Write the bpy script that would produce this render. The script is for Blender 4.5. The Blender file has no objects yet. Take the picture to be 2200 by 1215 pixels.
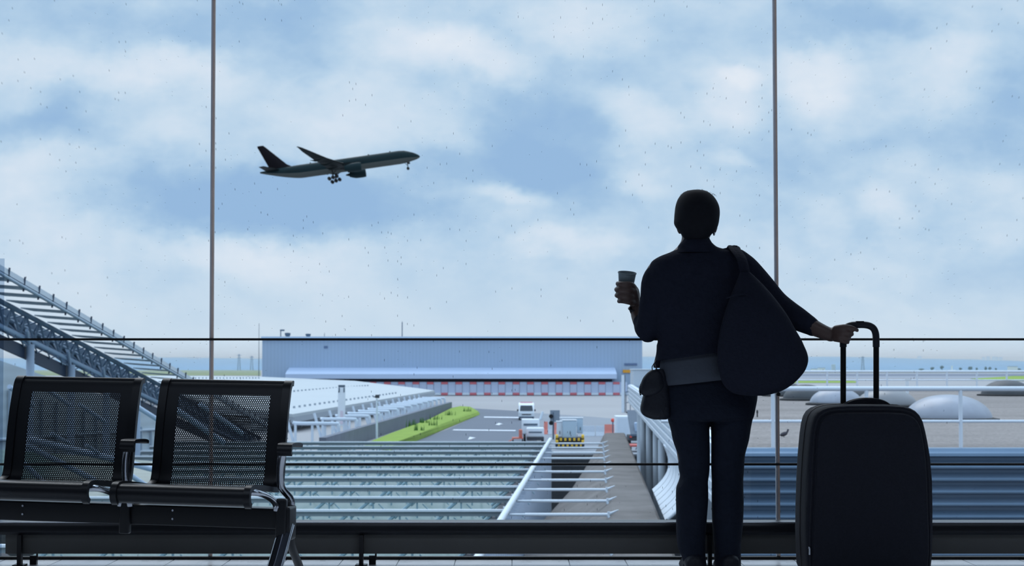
import bpy, bmesh, math, random
from mathutils import Vector, Matrix
random.seed(7)
C = bpy.context.scene.collection
PI = math.pi
# ------------------------------------------------------------------ camera
F = 3300.0; W, H = 2200, 1215; CZ = 0.9; PY0 = 676.0
TH = math.atan(105.0 / F)
cam = bpy.data.cameras.new('camera'); camo = bpy.data.objects.new('camera', cam); C.objects.link(camo)
camo.location = (0, 0, CZ); camo.rotation_euler = (PI/2 + TH, 0, 0)
cam.sensor_width = 36; cam.lens = 36*F/W; cam.shift_y = (PY0 - H/2)/W
cam.clip_end = 20000; cam.clip_start = .05
cam.dof.use_dof = True; cam.dof.focus_distance = 6.7; cam.dof.aperture_fstop = 8.0
bpy.context.scene.camera = camo
VS = bpy.context.scene.view_settings
VS.view_transform = 'Standard'; VS.look = 'None'; VS.gamma = 1; VS.use_curve_mapping = False; VS.exposure = 0
def P(px, py, D):
    xc = (px - 1100)/F; yc = -(py - PY0)/F
    d = Vector((xc, math.cos(TH) - math.sin(TH)*yc, math.sin(TH) + math.cos(TH)*yc))
    return Vector((0, 0, CZ)) + d*(D/d.y)
def PZ(px, py, z):
    xc = (px - 1100)/F; yc = -(py - PY0)/F
    d = Vector((xc, math.cos(TH) - math.sin(TH)*yc, math.sin(TH) + math.cos(TH)*yc))
    return Vector((0, 0, CZ)) + d*((z - CZ)/d.z)
def lat(l, D, z):                     # point at sideways offset l from the terminal axis
    return Vector(((1281-1100)/F*D + l, D, z))
def lin(c):
    return tuple(((x/255)/12.92 if x/255 <= .04045 else ((x/255+.055)/1.055)**2.4) for x in c)
# ------------------------------------------------------------------ materials
MATS = {}
def mat(name, rgb, rough=.6, metal=0, var=.12, scale=6, bump=0, spec=.5, wave=None, coat=0):
    if name in MATS: return MATS[name]
    m = bpy.data.materials.new(name); m.use_nodes = True; nt = m.node_tree; N = nt.nodes; L = nt.links
    b = N['Principled BSDF']; b.inputs['Roughness'].default_value = rough; b.inputs['Metallic'].default_value = metal
    b.inputs['Specular IOR Level'].default_value = spec; b.inputs['Coat Weight'].default_value = coat
    tc = N.new('ShaderNodeTexCoord'); no = N.new('ShaderNodeTexNoise'); no.inputs['Scale'].default_value = scale
    no.inputs['Detail'].default_value = 5
    L.new(tc.outputs['Object'], no.inputs['Vector'])
    mx = N.new('ShaderNodeMix'); mx.data_type = 'RGBA'
    c = lin(rgb)
    mx.inputs[6].default_value = (*[x*(1-var) for x in c], 1); mx.inputs[7].default_value = (*[min(1, x*(1+var)) for x in c], 1)
    L.new(no.outputs['Fac'], mx.inputs[0]); out = mx.outputs[2]
    if wave:                          # (axis, scale, darken)
        wv = N.new('ShaderNodeTexWave'); wv.bands_direction = wave[0]; wv.inputs['Scale'].default_value = wave[1]
        L.new(tc.outputs['Object'], wv.inputs['Vector'])
        m2 = N.new('ShaderNodeMix'); m2.data_type = 'RGBA'; m2.blend_type = 'MULTIPLY'; m2.inputs[0].default_value = 1
        rp = N.new('ShaderNodeMapRange'); rp.inputs[3].default_value = 1 - wave[2]; rp.inputs[4].default_value = 1
        L.new(wv.outputs['Fac'], rp.inputs[0]); L.new(out, m2.inputs[6]); L.new(rp.outputs[0], m2.inputs[7]); out = m2.outputs[2]
    L.new(out, b.inputs['Base Color'])
    if bump:
        bp = N.new('ShaderNodeBump'); bp.inputs['Strength'].default_value = bump; bp.inputs['Distance'].default_value = .02
        L.new(no.outputs['Fac'], bp.inputs['Height']); L.new(bp.outputs[0], b.inputs['Normal'])
    MATS[name] = m; return m
def glass_mat():
    m = bpy.data.materials.new('window_glass'); m.use_nodes = True; nt = m.node_tree; N = nt.nodes; L = nt.links
    N.remove(N['Principled BSDF']); out = N['Material Output']
    tr = N.new('ShaderNodeBsdfTransparent'); tr.inputs[0].default_value = (.985, .992, 1, 1)
    gl = N.new('ShaderNodeBsdfGlossy'); gl.inputs['Roughness'].default_value = .02
    fr = N.new('ShaderNodeFresnel'); fr.inputs[0].default_value = 1.35
    mr = N.new('ShaderNodeMath'); mr.operation = 'MINIMUM'; mr.inputs[1].default_value = .35; L.new(fr.outputs[0], mr.inputs[0])
    mx = N.new('ShaderNodeMixShader'); L.new(mr.outputs[0], mx.inputs[0]); L.new(tr.outputs[0], mx.inputs[1]); L.new(gl.outputs[0], mx.inputs[2])
    # dried rain specks: small vertical streaks, sparse
    df = N.new('ShaderNodeBsdfDiffuse'); df.inputs[0].default_value = (*lin((90, 105, 125)), 1)
    tc = N.new('ShaderNodeTexCoord')
    def specks(sc, thr, gate, gscale, off):
        mp = N.new('ShaderNodeMapping'); mp.inputs['Scale'].default_value = sc; mp.inputs['Location'].default_value = off; mp.inputs['Rotation'].default_value = (math.radians(-90), 0, 0)
        L.new(tc.outputs['Object'], mp.inputs[0])
        vo = N.new('ShaderNodeTexVoronoi'); vo.inputs['Scale'].default_value = 1; vo.inputs['Randomness'].default_value = 1; vo.voronoi_dimensions = '2D'
        L.new(mp.outputs[0], vo.inputs['Vector'])
        lt = N.new('ShaderNodeMath'); lt.operation = 'LESS_THAN'; lt.inputs[1].default_value = thr; L.new(vo.outputs['Distance'], lt.inputs[0])
        sp = N.new('ShaderNodeSeparateColor'); L.new(vo.outputs['Color'], sp.inputs[0])
        g1 = N.new('ShaderNodeMath'); g1.operation = 'GREATER_THAN'; g1.inputs[1].default_value = gate; L.new(sp.outputs[0], g1.inputs[0])
        a = N.new('ShaderNodeMath'); a.operation = 'MULTIPLY'; L.new(lt.outputs[0], a.inputs[0]); L.new(g1.outputs[0], a.inputs[1])
        no = N.new('ShaderNodeTexNoise'); no.inputs['Scale'].default_value = gscale; L.new(tc.outputs['Object'], no.inputs['Vector'])
        g2 = N.new('ShaderNodeMath'); g2.operation = 'GREATER_THAN'; g2.inputs[1].default_value = .5; L.new(no.outputs['Fac'], g2.inputs[0])
        b2 = N.new('ShaderNodeMath'); b2.operation = 'MULTIPLY'; L.new(a.outputs[0], b2.inputs[0]); L.new(g2.outputs[0], b2.inputs[1])
        return b2
    s1 = specks((66, 1, 13), .075, .9, 1.6, (0, 0, 0)); s2 = specks((36, 1, 36), .045, .9, 1.1, (3, 5, 5))
    ad = N.new('ShaderNodeMath'); ad.operation = 'MAXIMUM'; L.new(s1.outputs[0], ad.inputs[0]); L.new(s2.outputs[0], ad.inputs[1])
    mm = N.new('ShaderNodeMath'); mm.operation = 'MULTIPLY'; mm.inputs[1].default_value = .42; L.new(ad.outputs[0], mm.inputs[0])
    m2 = N.new('ShaderNodeMixShader'); L.new(mm.outputs[0], m2.inputs[0]); L.new(mx.outputs[0], m2.inputs[1]); L.new(df.outputs[0], m2.inputs[2])
    L.new(m2.outputs[0], out.inputs[0]); return m
def perf_mat():
    m = bpy.data.materials.new('perforated_steel'); m.use_nodes = True; nt = m.node_tree; N = nt.nodes; L = nt.links
    b = N['Principled BSDF']; b.inputs['Base Color'].default_value = (*lin((30, 33, 40)), 1); b.inputs['Roughness'].default_value = .45
    b.inputs['Metallic'].default_value = .3
    tc = N.new('ShaderNodeTexCoord'); sx = N.new('ShaderNodeSeparateXYZ'); L.new(tc.outputs['Object'], sx.inputs[0])
    def M(op, a, b_=None, c=None):
        n = N.new('ShaderNodeMath'); n.operation = op
        for i, v in enumerate((a, b_, c)):
            if v is None: continue
            if isinstance(v, (int, float)): n.inputs[i].default_value = v
            else: L.new(v, n.inputs[i])
        return n.outputs[0]
    p = .0082; q = p*math.sqrt(3)/2
    row = M('FLOOR', M('DIVIDE', sx.outputs[2], q))
    odd = M('MULTIPLY', M('FLOORED_MODULO', row, 2), p*.5)
    fx = M('SUBTRACT', M('FLOORED_MODULO', M('ADD', sx.outputs[0], odd), p), p/2)
    fz = M('SUBTRACT', M('FLOORED_MODULO', sx.outputs[2], q), q/2)
    d2 = M('ADD', M('MULTIPLY', fx, fx), M('MULTIPLY', fz, fz))
    hole = M('LESS_THAN', d2, (.00255)**2)
    inx = M('LESS_THAN', M('ABSOLUTE', sx.outputs[0]), .186)
    inz = M('LESS_THAN', sx.outputs[2], .783)
    inz2 = M('GREATER_THAN', sx.outputs[2], .42)
    k = M('MULTIPLY', M('MULTIPLY', hole, inx), M('MULTIPLY', inz, inz2))
    tr = N.new('ShaderNodeBsdfTransparent'); mx = N.new('ShaderNodeMixShader')
    L.new(k, mx.inputs[0]); L.new(b.outputs[0], mx.inputs[1]); L.new(tr.outputs[0], mx.inputs[2])
    L.new(mx.outputs[0], N['Material Output'].inputs[0]); return m
# ------------------------------------------------------------------ mesh tools
class MB:
    def __init__(s): s.bm = bmesh.new()
    def box(s, c, d, rz=0, bevel=0, rx=0):
        M = Matrix.Translation(c) @ Matrix.Rotation(rz, 4, 'Z') @ Matrix.Rotation(rx, 4, 'X') @ Matrix.Diagonal((*d, 1))
        r = bmesh.ops.create_cube(s.bm, size=1, matrix=M)
        if bevel:
            es = list({e for v in r['verts'] for e in v.link_edges})
            bmesh.ops.bevel(s.bm, geom=es, offset=bevel, segments=3, affect='EDGES', profile=.6)
        return s
    def rings(s, rings, cap=True, closed=False):
        vr = [[s.bm.verts.new(p) for p in r] for r in rings]; n = len(vr[0])
        m = len(vr)
        for i in range(m if closed else m-1):
            a, b = vr[i], vr[(i+1) % m]
            for j in range(n):
                k = (j+1) % n
                try: s.bm.faces.new((a[j], a[k], b[k], b[j]))
                except ValueError: pass
        if cap and not closed:
            for r, rev in ((vr[0], True), (vr[-1], False)):
                try: s.bm.faces.new(list(reversed(r)) if rev else r)
                except ValueError: pass
        return s
    def tube(s, pts, rad, n=12, cap=True, closed=False, flat=1.0, upv=None):
        pts = [Vector(p) for p in pts]; m = len(pts)
        if isinstance(rad, (int, float)): rad = [rad]*m
        rings = []; prev = None
        for i, p in enumerate(pts):
            if closed: t = pts[(i+1) % m] - pts[i-1]
            else: t = pts[min(i+1, m-1)] - pts[max(i-1, 0)]
            if t.length < 1e-9: t = Vector((0, 0, 1))
            t.normalize()
            if upv is not None:
                a = Vector(upv) - t*t.dot(Vector(upv))
            elif prev is None:
                a = Vector((0, 0, 1)) if abs(t.z) < .9 else Vector((0, 1, 0)); a = a - t*t.dot(a)
            else: a = prev - t*t.dot(prev)
            a.normalize(); prev = a; b = t.cross(a)
            rings.append([p + (a*math.cos(2*PI*k/n)*flat + b*math.sin(2*PI*k/n))*rad[i] for k in range(n)])
        return s.rings(rings, cap, closed)
    def ell(s, c, r, rot=None, u=20, v=12):
        M = Matrix.Translation(c) @ (rot if rot else Matrix.Identity(4)) @ Matrix.Diagonal((*r, 1))
        bmesh.ops.create_uvsphere(s.bm, u_segments=u, v_segments=v, radius=1, matrix=M); return s
    def capsule(s, pts, rad, n=12):
        s.tube(pts, rad, n)
        r0 = rad if isinstance(rad, (int, float)) else rad[0]; r1 = rad if isinstance(rad, (int, float)) else rad[-1]
        s.ell(pts[0], (r0,)*3, u=n, v=8); s.ell(pts[-1], (r1,)*3, u=n, v=8); return s
    def cyl(s, a, b, r, n=16, r2=None): return s.tube([a, b], [r, r if r2 is None else r2], n)
    def lathe(s, c, prof, n=32, M=None):
        M = M or Matrix.Identity(4); rings = []
        for r, z in prof:
            rings.append([Vector(c) + (M @ Vector((r*math.cos(2*PI*k/n), r*math.sin(2*PI*k/n), z))) for k in range(n)])
        return s.rings(rings)
    def quad(s, *p):
        s.bm.faces.new([s.bm.verts.new(q) for q in p]); return s
    def prism(s, poly, vec):
        vec = Vector(vec); a = [Vector(p) for p in poly]; return s.rings([a, [p+vec for p in a]])
    def build(s, name, m, parent=None, smooth=True, label=None, at=None):
        bmesh.ops.recalc_face_normals(s.bm, faces=s.bm.faces)
        me = bpy.data.meshes.new(name)
        if at is not None: bmesh.ops.translate(s.bm, verts=s.bm.verts, vec=-Vector(at))
        s.bm.to_mesh(me); s.bm.free()
        if m: me.materials.append(m)
        if smooth:
            me.shade_smooth()
            me.set_sharp_from_angle(angle=math.radians(38))
        o = bpy.data.objects.new(name, me); C.objects.link(o)
        if at is not None: o.location = at
        if parent: o.parent = parent
        if label: o['label'] = label
        return o
def tag(o, label, cat, group=None, kind=None):
    o['label'] = label; o['category'] = cat
    if group: o['group'] = group
    if kind: o['kind'] = kind
    return o
def empty(name, label, cat, group=None, loc=(0, 0, 0), kind=None):
    o = bpy.data.objects.new(name, None); C.objects.link(o); o.location = loc; o.empty_display_size = .2
    return tag(o, label, cat, group, kind)
def sub(mb, name, m, parent, label=None, smooth=True):     # world-space mesh under a located parent
    o = mb.build(name, m, None, smooth, label)
    o.parent = parent; o.matrix_parent_inverse = Matrix.Translation(-Vector(parent.location)) if parent.parent is None else Matrix.Identity(4)
    return o
def remesh(o, vox, sm=4, dec=None):
    md = o.modifiers.new('r', 'REMESH'); md.mode = 'VOXEL'; md.voxel_size = vox
    s = o.modifiers.new('s', 'SMOOTH'); s.iterations = sm; s.factor = .5
    dg = bpy.context.evaluated_depsgraph_get(); dg.update()
    me = bpy.data.meshes.new_from_object(o.evaluated_get(dg)); old = o.data
    me.name = o.name
    if not me.materials and old.materials: me.materials.append(old.materials[0])
    o.modifiers.clear(); o.data = me; me.shade_smooth(); return o
def cr(rows, sub_=4):                 # Catmull-Rom through number tuples
    out = []; n = len(rows)
    for i in range(n-1):
        p0, p1, p2, p3 = rows[max(i-1, 0)], rows[i], rows[i+1], rows[min(i+2, n-1)]
        for k in range(sub_):
            t = k/sub_
            out.append(tuple(.5*(2*b + (c-a)*t + (2*a-5*b+4*c-d)*t*t + (3*b-a-3*c+d)*t**3) for a, b, c, d in zip(p0, p1, p2, p3)))
    out.append(rows[-1]); return out
def crv(pts, sub_=4): return [Vector(p) for p in cr([tuple(p) for p in pts], sub_)]
def body_loft(mb, rows, n=36, e=2.3, sub_=3):
    # rows: py, x_left, x_right, depth centre D, half depth, tilt (py change left to right)
    rings = []
    for r in cr([tuple(q) + (0,)*(6-len(q)) for q in rows], sub_):
        py, xl, xr, D, b, ti = r
        c = P((xl+xr)/2, py, D); a = max(.002, (xr-xl)/2/F*D); dz = ti/F*D
        ring = []
        for k in range(n):
            t = 2*PI*k/n; cx = math.copysign(abs(math.cos(t))**(2/e), math.cos(t)); sy = math.copysign(abs(math.sin(t))**(2/e), math.sin(t))
            ring.append(Vector((c.x + a*cx, c.y + b*sy, c.z - dz*cx/2)))
        rings.append(ring)
    return mb.rings(rings)
def prism_px(mb, outline, D, thick):
    return mb.prism([P(x, y, D) for x, y in outline], (0, thick, 0))
# ------------------------------------------------------------------ sky
world = bpy.data.worlds.new('sky'); bpy.context.scene.world = world; world.use_nodes = True
nt = world.node_tree; N = nt.nodes; L = nt.links; N.clear()
def Wm(op, a, b=None, c=None, clamp=False):
    n = N.new('ShaderNodeMath'); n.operation = op; n.use_clamp = clamp
    for i, v in enumerate((a, b, c)):
        if v is None: continue
        if isinstance(v, (int, float)): n.inputs[i].default_value = v
        else: L.new(v, n.inputs[i])
    return n.outputs[0]
tc = N.new('ShaderNodeTexCoord'); sx = N.new('ShaderNodeSeparateXYZ'); L.new(tc.outputs['Generated'], sx.inputs[0])
yy = Wm('MAXIMUM', Wm('ABSOLUTE', sx.outputs[1]), .12)
u = Wm('DIVIDE', sx.outputs[0], yy); v = Wm('DIVIDE', sx.outputs[2], yy)
uv = N.new('ShaderNodeCombineXYZ'); L.new(u, uv.inputs[0]); L.new(v, uv.inputs[1])
def noise(vec, scale, detail, rough=.55, stretch=(1, 1, 1)):
    mp = N.new('ShaderNodeMapping'); mp.inputs['Scale'].default_value = stretch; L.new(vec, mp.inputs[0])
    n = N.new('ShaderNodeTexNoise'); n.inputs['Scale'].default_value = scale; n.inputs['Detail'].default_value = detail
    n.inputs['Roughness'].default_value = rough; L.new(mp.outputs[0], n.inputs['Vector']); return n
nd = noise(uv.outputs[0], 9, 5, .6, (1, 1.3, 1))
vs = N.new('ShaderNodeVectorMath'); vs.operation = 'SUBTRACT'; L.new(nd.outputs['Color'], vs.inputs[0]); vs.inputs[1].default_value = (.5, .5, .5)
vsc = N.new('ShaderNodeVectorMath'); vsc.operation = 'SCALE'; vsc.inputs['Scale'].default_value = .075; L.new(vs.outputs[0], vsc.inputs[0])
va = N.new('ShaderNodeVectorMath'); L.new(uv.outputs[0], va.inputs[0]); L.new(vsc.outputs[0], va.inputs[1])
wuv = va.outputs[0]
# cloud masses: azimuth/elevation tangents of centre (given per 3300), radii, tilt, weight
BL = [(540, 45, 250, 75, 10, -.8), (100, 25, 160, 60, 0, -.3), (690, 60, 90, 90, 0, -.45), (130, 240, 160, 60, 12, -.9), (60, 290, 90, 50, 0, -.4),
      (520, 450, 330, 62, 3, -1.15), (780, 430, 200, 50, 0, -.45), (1165, 290, 125, 80, 28, -1.0), (1010, 350, 170, 45, -8, -.7), (1250, 410, 130, 50, 15, -.6),
      (1830, 30, 160, 50, 5, -.7), (2190, 260, 150, 90, 0, -.65), (2000, 320, 200, 40, 10, -.35), (1290, 150, 190, 40, 5, -.25), (330, 600, 80, 50, 0, -.35),
      (1700, 330, 170, 60, 0, -.25), (1500, 60, 200, 40, 0, -.15), (1900, 480, 200, 30, 0, -.3), (1330, 560, 160, 25, 0, -.2), (2150, 560, 160, 40, 0, -.35),
      (860, 90, 170, 45, 14, .8), (1040, 130, 90, 35, 25, .6), (720, 130, 120, 60, 20, .45), (790, 270, 140, 70, 10, .45), (640, 300, 90, 60, 0, .3),
      (380, 150, 130, 40, 8, .6), (120, 100, 190, 45, 8, .55), (60, 210, 50, 40, 0, .5), (300, 250, 120, 45, 20, .5), (100, 400, 150, 50, 10, .45), (60, 520, 220, 70, 15, .45),
      (1230, 40, 110, 50, 0, .45), (1370, 240, 90, 45, 30, .55), (1570, 210, 60, 70, 30, .7), (1615, 140, 35, 25, 0, .7), (1755, 150, 70, 70, 0, .65), (1760, 190, 50, 25, 0, .3),
      (2050, 150, 90, 75, 0, .65), (1540, 345, 60, 18, 0, .5), (1100, 415, 80, 22, 0, .6), (1350, 380, 60, 30, 20, .4), (1780, 470, 50, 45, 0, .55), (1920, 450, 60, 40, 20, .6),
      (1180, 530, 60, 25, 10, .55), (1290, 540, 90, 25, 0, .4), (2100, 520, 140, 40, 0, .3), (1850, 560, 120, 40, 0, .25), (600, 560, 200, 45, 5, .45), (460, 520, 160, 40, 12, .4), (1810, 630, 60, 15, 0, .35), (2000, 660, 120, 15, 0, .3)]
def VM(op, *ins):
    n = N.new('ShaderNodeVectorMath'); n.operation = op
    for i, x_ in enumerate(ins):
        if isinstance(x_, tuple): n.inputs[i].default_value = x_
        else: L.new(x_, n.inputs[i])
    return n.outputs[0]
def spread(u_, v_):                   # same value in all three channels
    o_ = []
    for k_ in (u_, v_):
        c_ = N.new('ShaderNodeCombineXYZ')
        for i in range(3): L.new(k_, c_.inputs[i])
        o_.append(c_.outputs[0])
    return o_
sw = N.new('ShaderNodeSeparateXYZ'); L.new(wuv, sw.inputs[0])
acc = None
for lo_a, hi_a, fa in ((-90, 13, math.radians(4)), (13, 91, math.radians(22))):
    ca, sa = math.cos(fa), math.sin(fa)      # frame turned so that its x axis runs down to the right
    ur = Wm('MULTIPLY_ADD', sw.outputs[0], ca, Wm('MULTIPLY', sw.outputs[1], -sa)); vr = Wm('MULTIPLY_ADD', sw.outputs[0], sa, Wm('MULTIPLY', sw.outputs[1], ca))
    UU, VV = spread(ur, vr)
    grp = [b_ for b_ in BL if lo_a <= b_[4] < hi_a]
    while len(grp) % 3: grp.append((0, 0, 10, 10, 0, 0))
    for i in range(0, len(grp), 3):
        sx_, ox_, sy_, oy_, ww_ = [], [], [], [], []
        for (cx, cy, rx, ry, ang, w) in grp[i:i+3]:
            u0, v0 = (cx-1100)/F, (781-cy)/F; u1, v1 = u0*ca - v0*sa, u0*sa + v0*ca; k_ = math.sqrt(.3)
            sx_.append(k_*F/rx); ox_.append(-k_*F/rx*u1); sy_.append(k_*F/ry); oy_.append(-k_*F/ry*v1); ww_.append(w)
        X_ = VM('MULTIPLY_ADD', UU, tuple(sx_), tuple(ox_)); Y_ = VM('MULTIPLY_ADD', VV, tuple(sy_), tuple(oy_))
        t_ = VM('MAXIMUM', VM('SUBTRACT', (1, 1, 1), VM('MULTIPLY_ADD', Y_, Y_, VM('MULTIPLY', X_, X_))), (0, 0, 0))
        t_ = VM('MULTIPLY', t_, t_)
        acc = VM('MULTIPLY', t_, tuple(ww_)) if acc is None else VM('MULTIPLY_ADD', t_, tuple(ww_), acc)
dn = N.new('ShaderNodeVectorMath'); dn.operation = 'DOT_PRODUCT'; L.new(acc, dn.inputs[0]); dn.inputs[1].default_value = (1, 1, 1); acc = dn.outputs['Value']
n1 = noise(uv.outputs[0], 7, 6, .62, (1, 1.7, 1)); n2 = noise(uv.outputs[0], 26, 5, .6, (1, 1.5, 1))
s = Wm('ADD', acc, Wm('MULTIPLY', Wm('SUBTRACT', n1.outputs['Fac'], .5), 1.7))
s = Wm('ADD', s, Wm('MULTIPLY', Wm('SUBTRACT', n2.outputs['Fac'], .5), .9))
s = Wm('ADD', Wm('MULTIPLY', s, .5), .5)
rp = N.new('ShaderNodeValToRGB'); L.new(s, rp.inputs[0]); cr_ = rp.color_ramp
cols = [(0, (155, 190, 226)), (.2, (165, 198, 229)), (.42, (187, 214, 237)), (.6, (205, 225, 242)), (.8, (220, 233, 246)), (1, (232, 240, 249))]
cr_.elements[0].position = 0; cr_.elements[0].color = (*lin(cols[0][1]), 1); cr_.elements[1].position = 1; cr_.elements[1].color = (*lin(cols[-1][1]), 1)
for p_, c_ in cols[1:-1]:
    e = cr_.elements.new(p_); e.color = (*lin(c_), 1)
# paler and flatter towards the horizon
hz = N.new('ShaderNodeMapRange'); hz.inputs[1].default_value = 0; hz.inputs[2].default_value = .085; hz.inputs[3].default_value = .8; hz.inputs[4].default_value = 0
hz.interpolation_type = 'SMOOTHSTEP'; L.new(v, hz.inputs[0])
mh = N.new('ShaderNodeMix'); mh.data_type = 'RGBA'; L.new(hz.outputs[0], mh.inputs[0]); L.new(rp.outputs[0], mh.inputs[6]); mh.inputs[7].default_value = (*lin((212, 228, 241)), 1)
# brighter overcast overhead, ground colour below
zb = N.new('ShaderNodeMapRange'); zb.inputs[1].default_value = .26; zb.inputs[2].default_value = .7; zb.inputs[3].default_value = 1; zb.inputs[4].default_value = 1.9; L.new(sx.outputs[2], zb.inputs[0])
lo = N.new('ShaderNodeMapRange'); lo.inputs[1].default_value = -.03; lo.inputs[2].default_value = -.005; L.new(sx.outputs[2], lo.inputs[0])
mg = N.new('ShaderNodeMix'); mg.data_type = 'RGBA'; L.new(lo.outputs[0], mg.inputs[0]); mg.inputs[6].default_value = (*lin((120, 130, 140)), 1); L.new(mh.outputs[2], mg.inputs[7])
bg = N.new('ShaderNodeBackground'); L.new(mg.outputs[2], bg.inputs[0]); L.new(zb.outputs[0], bg.inputs[1])
wo = N.new('ShaderNodeOutputWorld'); L.new(bg.outputs[0], wo.inputs[0])
world.cycles.sampling_method = 'MANUAL'; world.cycles.sample_map_resolution = 512
# ------------------------------------------------------------------ room
DG = 7.12
M_floor = None
def floor_mat():
    m = bpy.data.materials.new('floor_tiles'); m.use_nodes = True; nt = m.node_tree; N = nt.nodes; L = nt.links
    b = N['Principled BSDF']; b.inputs['Roughness'].default_value = .22; b.inputs['Specular IOR Level'].default_value = .25; tc = N.new('ShaderNodeTexCoord')
    br = N.new('ShaderNodeTexBrick'); br.offset = 0; br.inputs['Scale'].default_value = 1; br.inputs['Mortar Size'].default_value = .0025
    br.inputs['Brick Width'].default_value = .259; br.inputs['Row Height'].default_value = .4
    br.inputs['Color1'].default_value = (*lin((248, 249, 252)), 1); br.inputs['Color2'].default_value = (*lin((230, 235, 244)), 1); br.inputs['Mortar'].default_value = (*lin((80, 86, 96)), 1)
    L.new(tc.outputs['Object'], br.inputs['Vector'])
    no = N.new('ShaderNodeTexNoise'); no.inputs['Scale'].default_value = 9; no.inputs['Detail'].default_value = 8; L.new(tc.outputs['Object'], no.inputs['Vector'])
    mx = N.new('ShaderNodeMix'); mx.data_type = 'RGBA'; mx.blend_type = 'MULTIPLY'; mx.inputs[0].default_value = .5
    rq = N.new('ShaderNodeMapRange'); rq.inputs[3].default_value = .82; rq.inputs[4].default_value = 1.2; L.new(no.outputs['Fac'], rq.inputs[0]); L.new(br.outputs['Color'], mx.inputs[6]); L.new(rq.outputs[0], mx.inputs[7]); L.new(mx.outputs[2], b.inputs['Base Color'])
    rr = N.new('ShaderNodeMapRange'); rr.inputs[3].default_value = .15; rr.inputs[4].default_value = .45; L.new(no.outputs['Fac'], rr.inputs[0]); L.new(rr.outputs[0], b.inputs['Roughness'])
    return m
dark_wall = mat('dark_wall_paint', (84, 88, 96), .8, var=.1, scale=2)
fl = MB().box((0, DG/2 - 6, -.1), (16, DG + 12, .2)).build('floor', floor_mat(), smooth=False); tag(fl, 'pale polished stone tile floor along the foot of the window', 'floor', kind='structure')
x = MB().box((0, DG/2 - 6, 4.6), (16, DG+12.4, .2)).build('ceiling', dark_wall, smooth=False); tag(x, 'dark ceiling of the waiting hall', 'ceiling', kind='structure')
x = MB().box((-8.1, DG/2-6, 2.25), (.2, DG+12, 4.5)).build('wall_left', dark_wall, smooth=False); tag(x, 'dark left wall of the waiting hall', 'wall', kind='structure')
x = MB().box((8.1, DG/2-6, 2.25), (.2, DG+12, 4.5)).build('wall_right', dark_wall, smooth=False); tag(x, 'dark right wall of the waiting hall', 'wall', kind='structure')
x = MB().box((0, -12.1, 2.25), (16.4, .2, 4.7)).build('wall_back', dark_wall, smooth=False); tag(x, 'dark back wall of the waiting hall', 'wall', kind='structure')
GM = glass_mat()
zt = 4.5
xl, xr = P(453, 1000, DG).x, P(1671.5, 1000, DG).x
zu, zl = P(1100, 728.5, DG).z, P(1100, 996.5, DG).z
edges = [-8, xl, xr, 8]
names = ['tall window pane left of the left mullion, behind the bench', 'widest tall window pane between the two thin mullions', 'tall window pane right of the right mullion']
for i in range(3):
    a, b = edges[i], edges[i+1]
    o = MB().box(((a+b)/2, DG+.006, zt/2), (b-a-.01, .012, zt)).build('window_%d' % (i+1), GM, smooth=False)
    tag(o, names[i], 'window', kind='structure')
alu = mat('grey_aluminium', (222, 224, 234), .45, .2, scale=20)
brown = mat('brown_anodised_edge', (236, 212, 200), .5, .1, scale=20)
gask = mat('black_gasket', (12, 13, 16), .6, scale=30)
for i, X in enumerate((xl, xr)):
    top = P((459, 1663.5)[i], 0, DG).x
    dx = top - X
    mb = MB(); mb.prism([(X-.009, DG-.005, -.0), (X-.001, DG-.005, 0), (X-.001, DG+.012, 0), (X-.009, DG+.012, 0)], (dx*1.5, 0, zt))
    o = mb.build('trim_%d' % (i+1), alu, smooth=False)
    tag(o, ('thin grey vertical mullion of the window, left one behind the bench', 'thin grey vertical mullion of the window, right one between woman and suitcase')[i], 'window mullion', kind='structure')
    MB().prism([(X-.001, DG-.007, 0), (X+.008, DG-.007, 0), (X+.008, DG+.012, 0), (X-.001, DG+.012, 0)], (dx*1.5, 0, zt)).build('trim_edge', brown, o, smooth=False, label='brown edge strip')
    if i: MB().cyl((X, DG-.026, P(0, 846, DG).z), (X, DG-.013, P(0, 846, DG).z), .009).build('fixing_bolt', gask, o)
for i, z in enumerate((zu, zl)):
    o = MB().box((0, DG-.004, z), (16, .014, .0105)).build('trim_%d' % (i+3), gask, smooth=False)
    tag(o, ('thin black horizontal joint of the window glass, upper one at handle height', 'thin black horizontal joint of the window glass, lower one at seat height')[i], 'window trim', kind='structure')
o = MB().box((0, DG-.005, .004), (16, .03, .018)).build('trim_5', gask, smooth=False); tag(o, 'dark channel holding the glass along the floor', 'window trim', kind='structure')
o = MB().box((0, DG+.02, 4.45), (16, .1, .12)).build('trim_6', gask, smooth=False); tag(o, 'dark head channel of the window at the ceiling', 'window trim', kind='structure')
# glass fin by the left edge
fm = bpy.data.materials.new('tinted_fin_glass'); fm.use_nodes = True; b = fm.node_tree.nodes; ft = b.new('ShaderNodeBsdfTransparent'); ft.inputs[0].default_value = (.74, .79, .85, 1)
fm.node_tree.links.new(ft.outputs[0], b['Material Output'].inputs[0])
a = P(9, 555, DG+.1); X0 = P(-30, 1000, DG+.1).x
o = MB().box(((a.x+X0)/2, DG+.1, a.z/2), (a.x-X0, .012, a.z)).build('glass_fin', fm, smooth=False); tag(o, 'grey tinted glass strip standing outside the window at the left edge', 'glass fin', kind='structure')
ll = bpy.data.lights.new('added_fill_light', 'AREA'); ll.shape = 'RECTANGLE'; ll.size = 9; ll.size_y = 2.4; ll.energy = 95; ll.color = (.72, .84, 1)  # fill lamp added under the ceiling to lift the dark interior
lo_b = bpy.data.objects.new('added_fill_light', ll); C.objects.link(lo_b); lo_b.location = (0, 1.6, 4.46)
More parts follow.
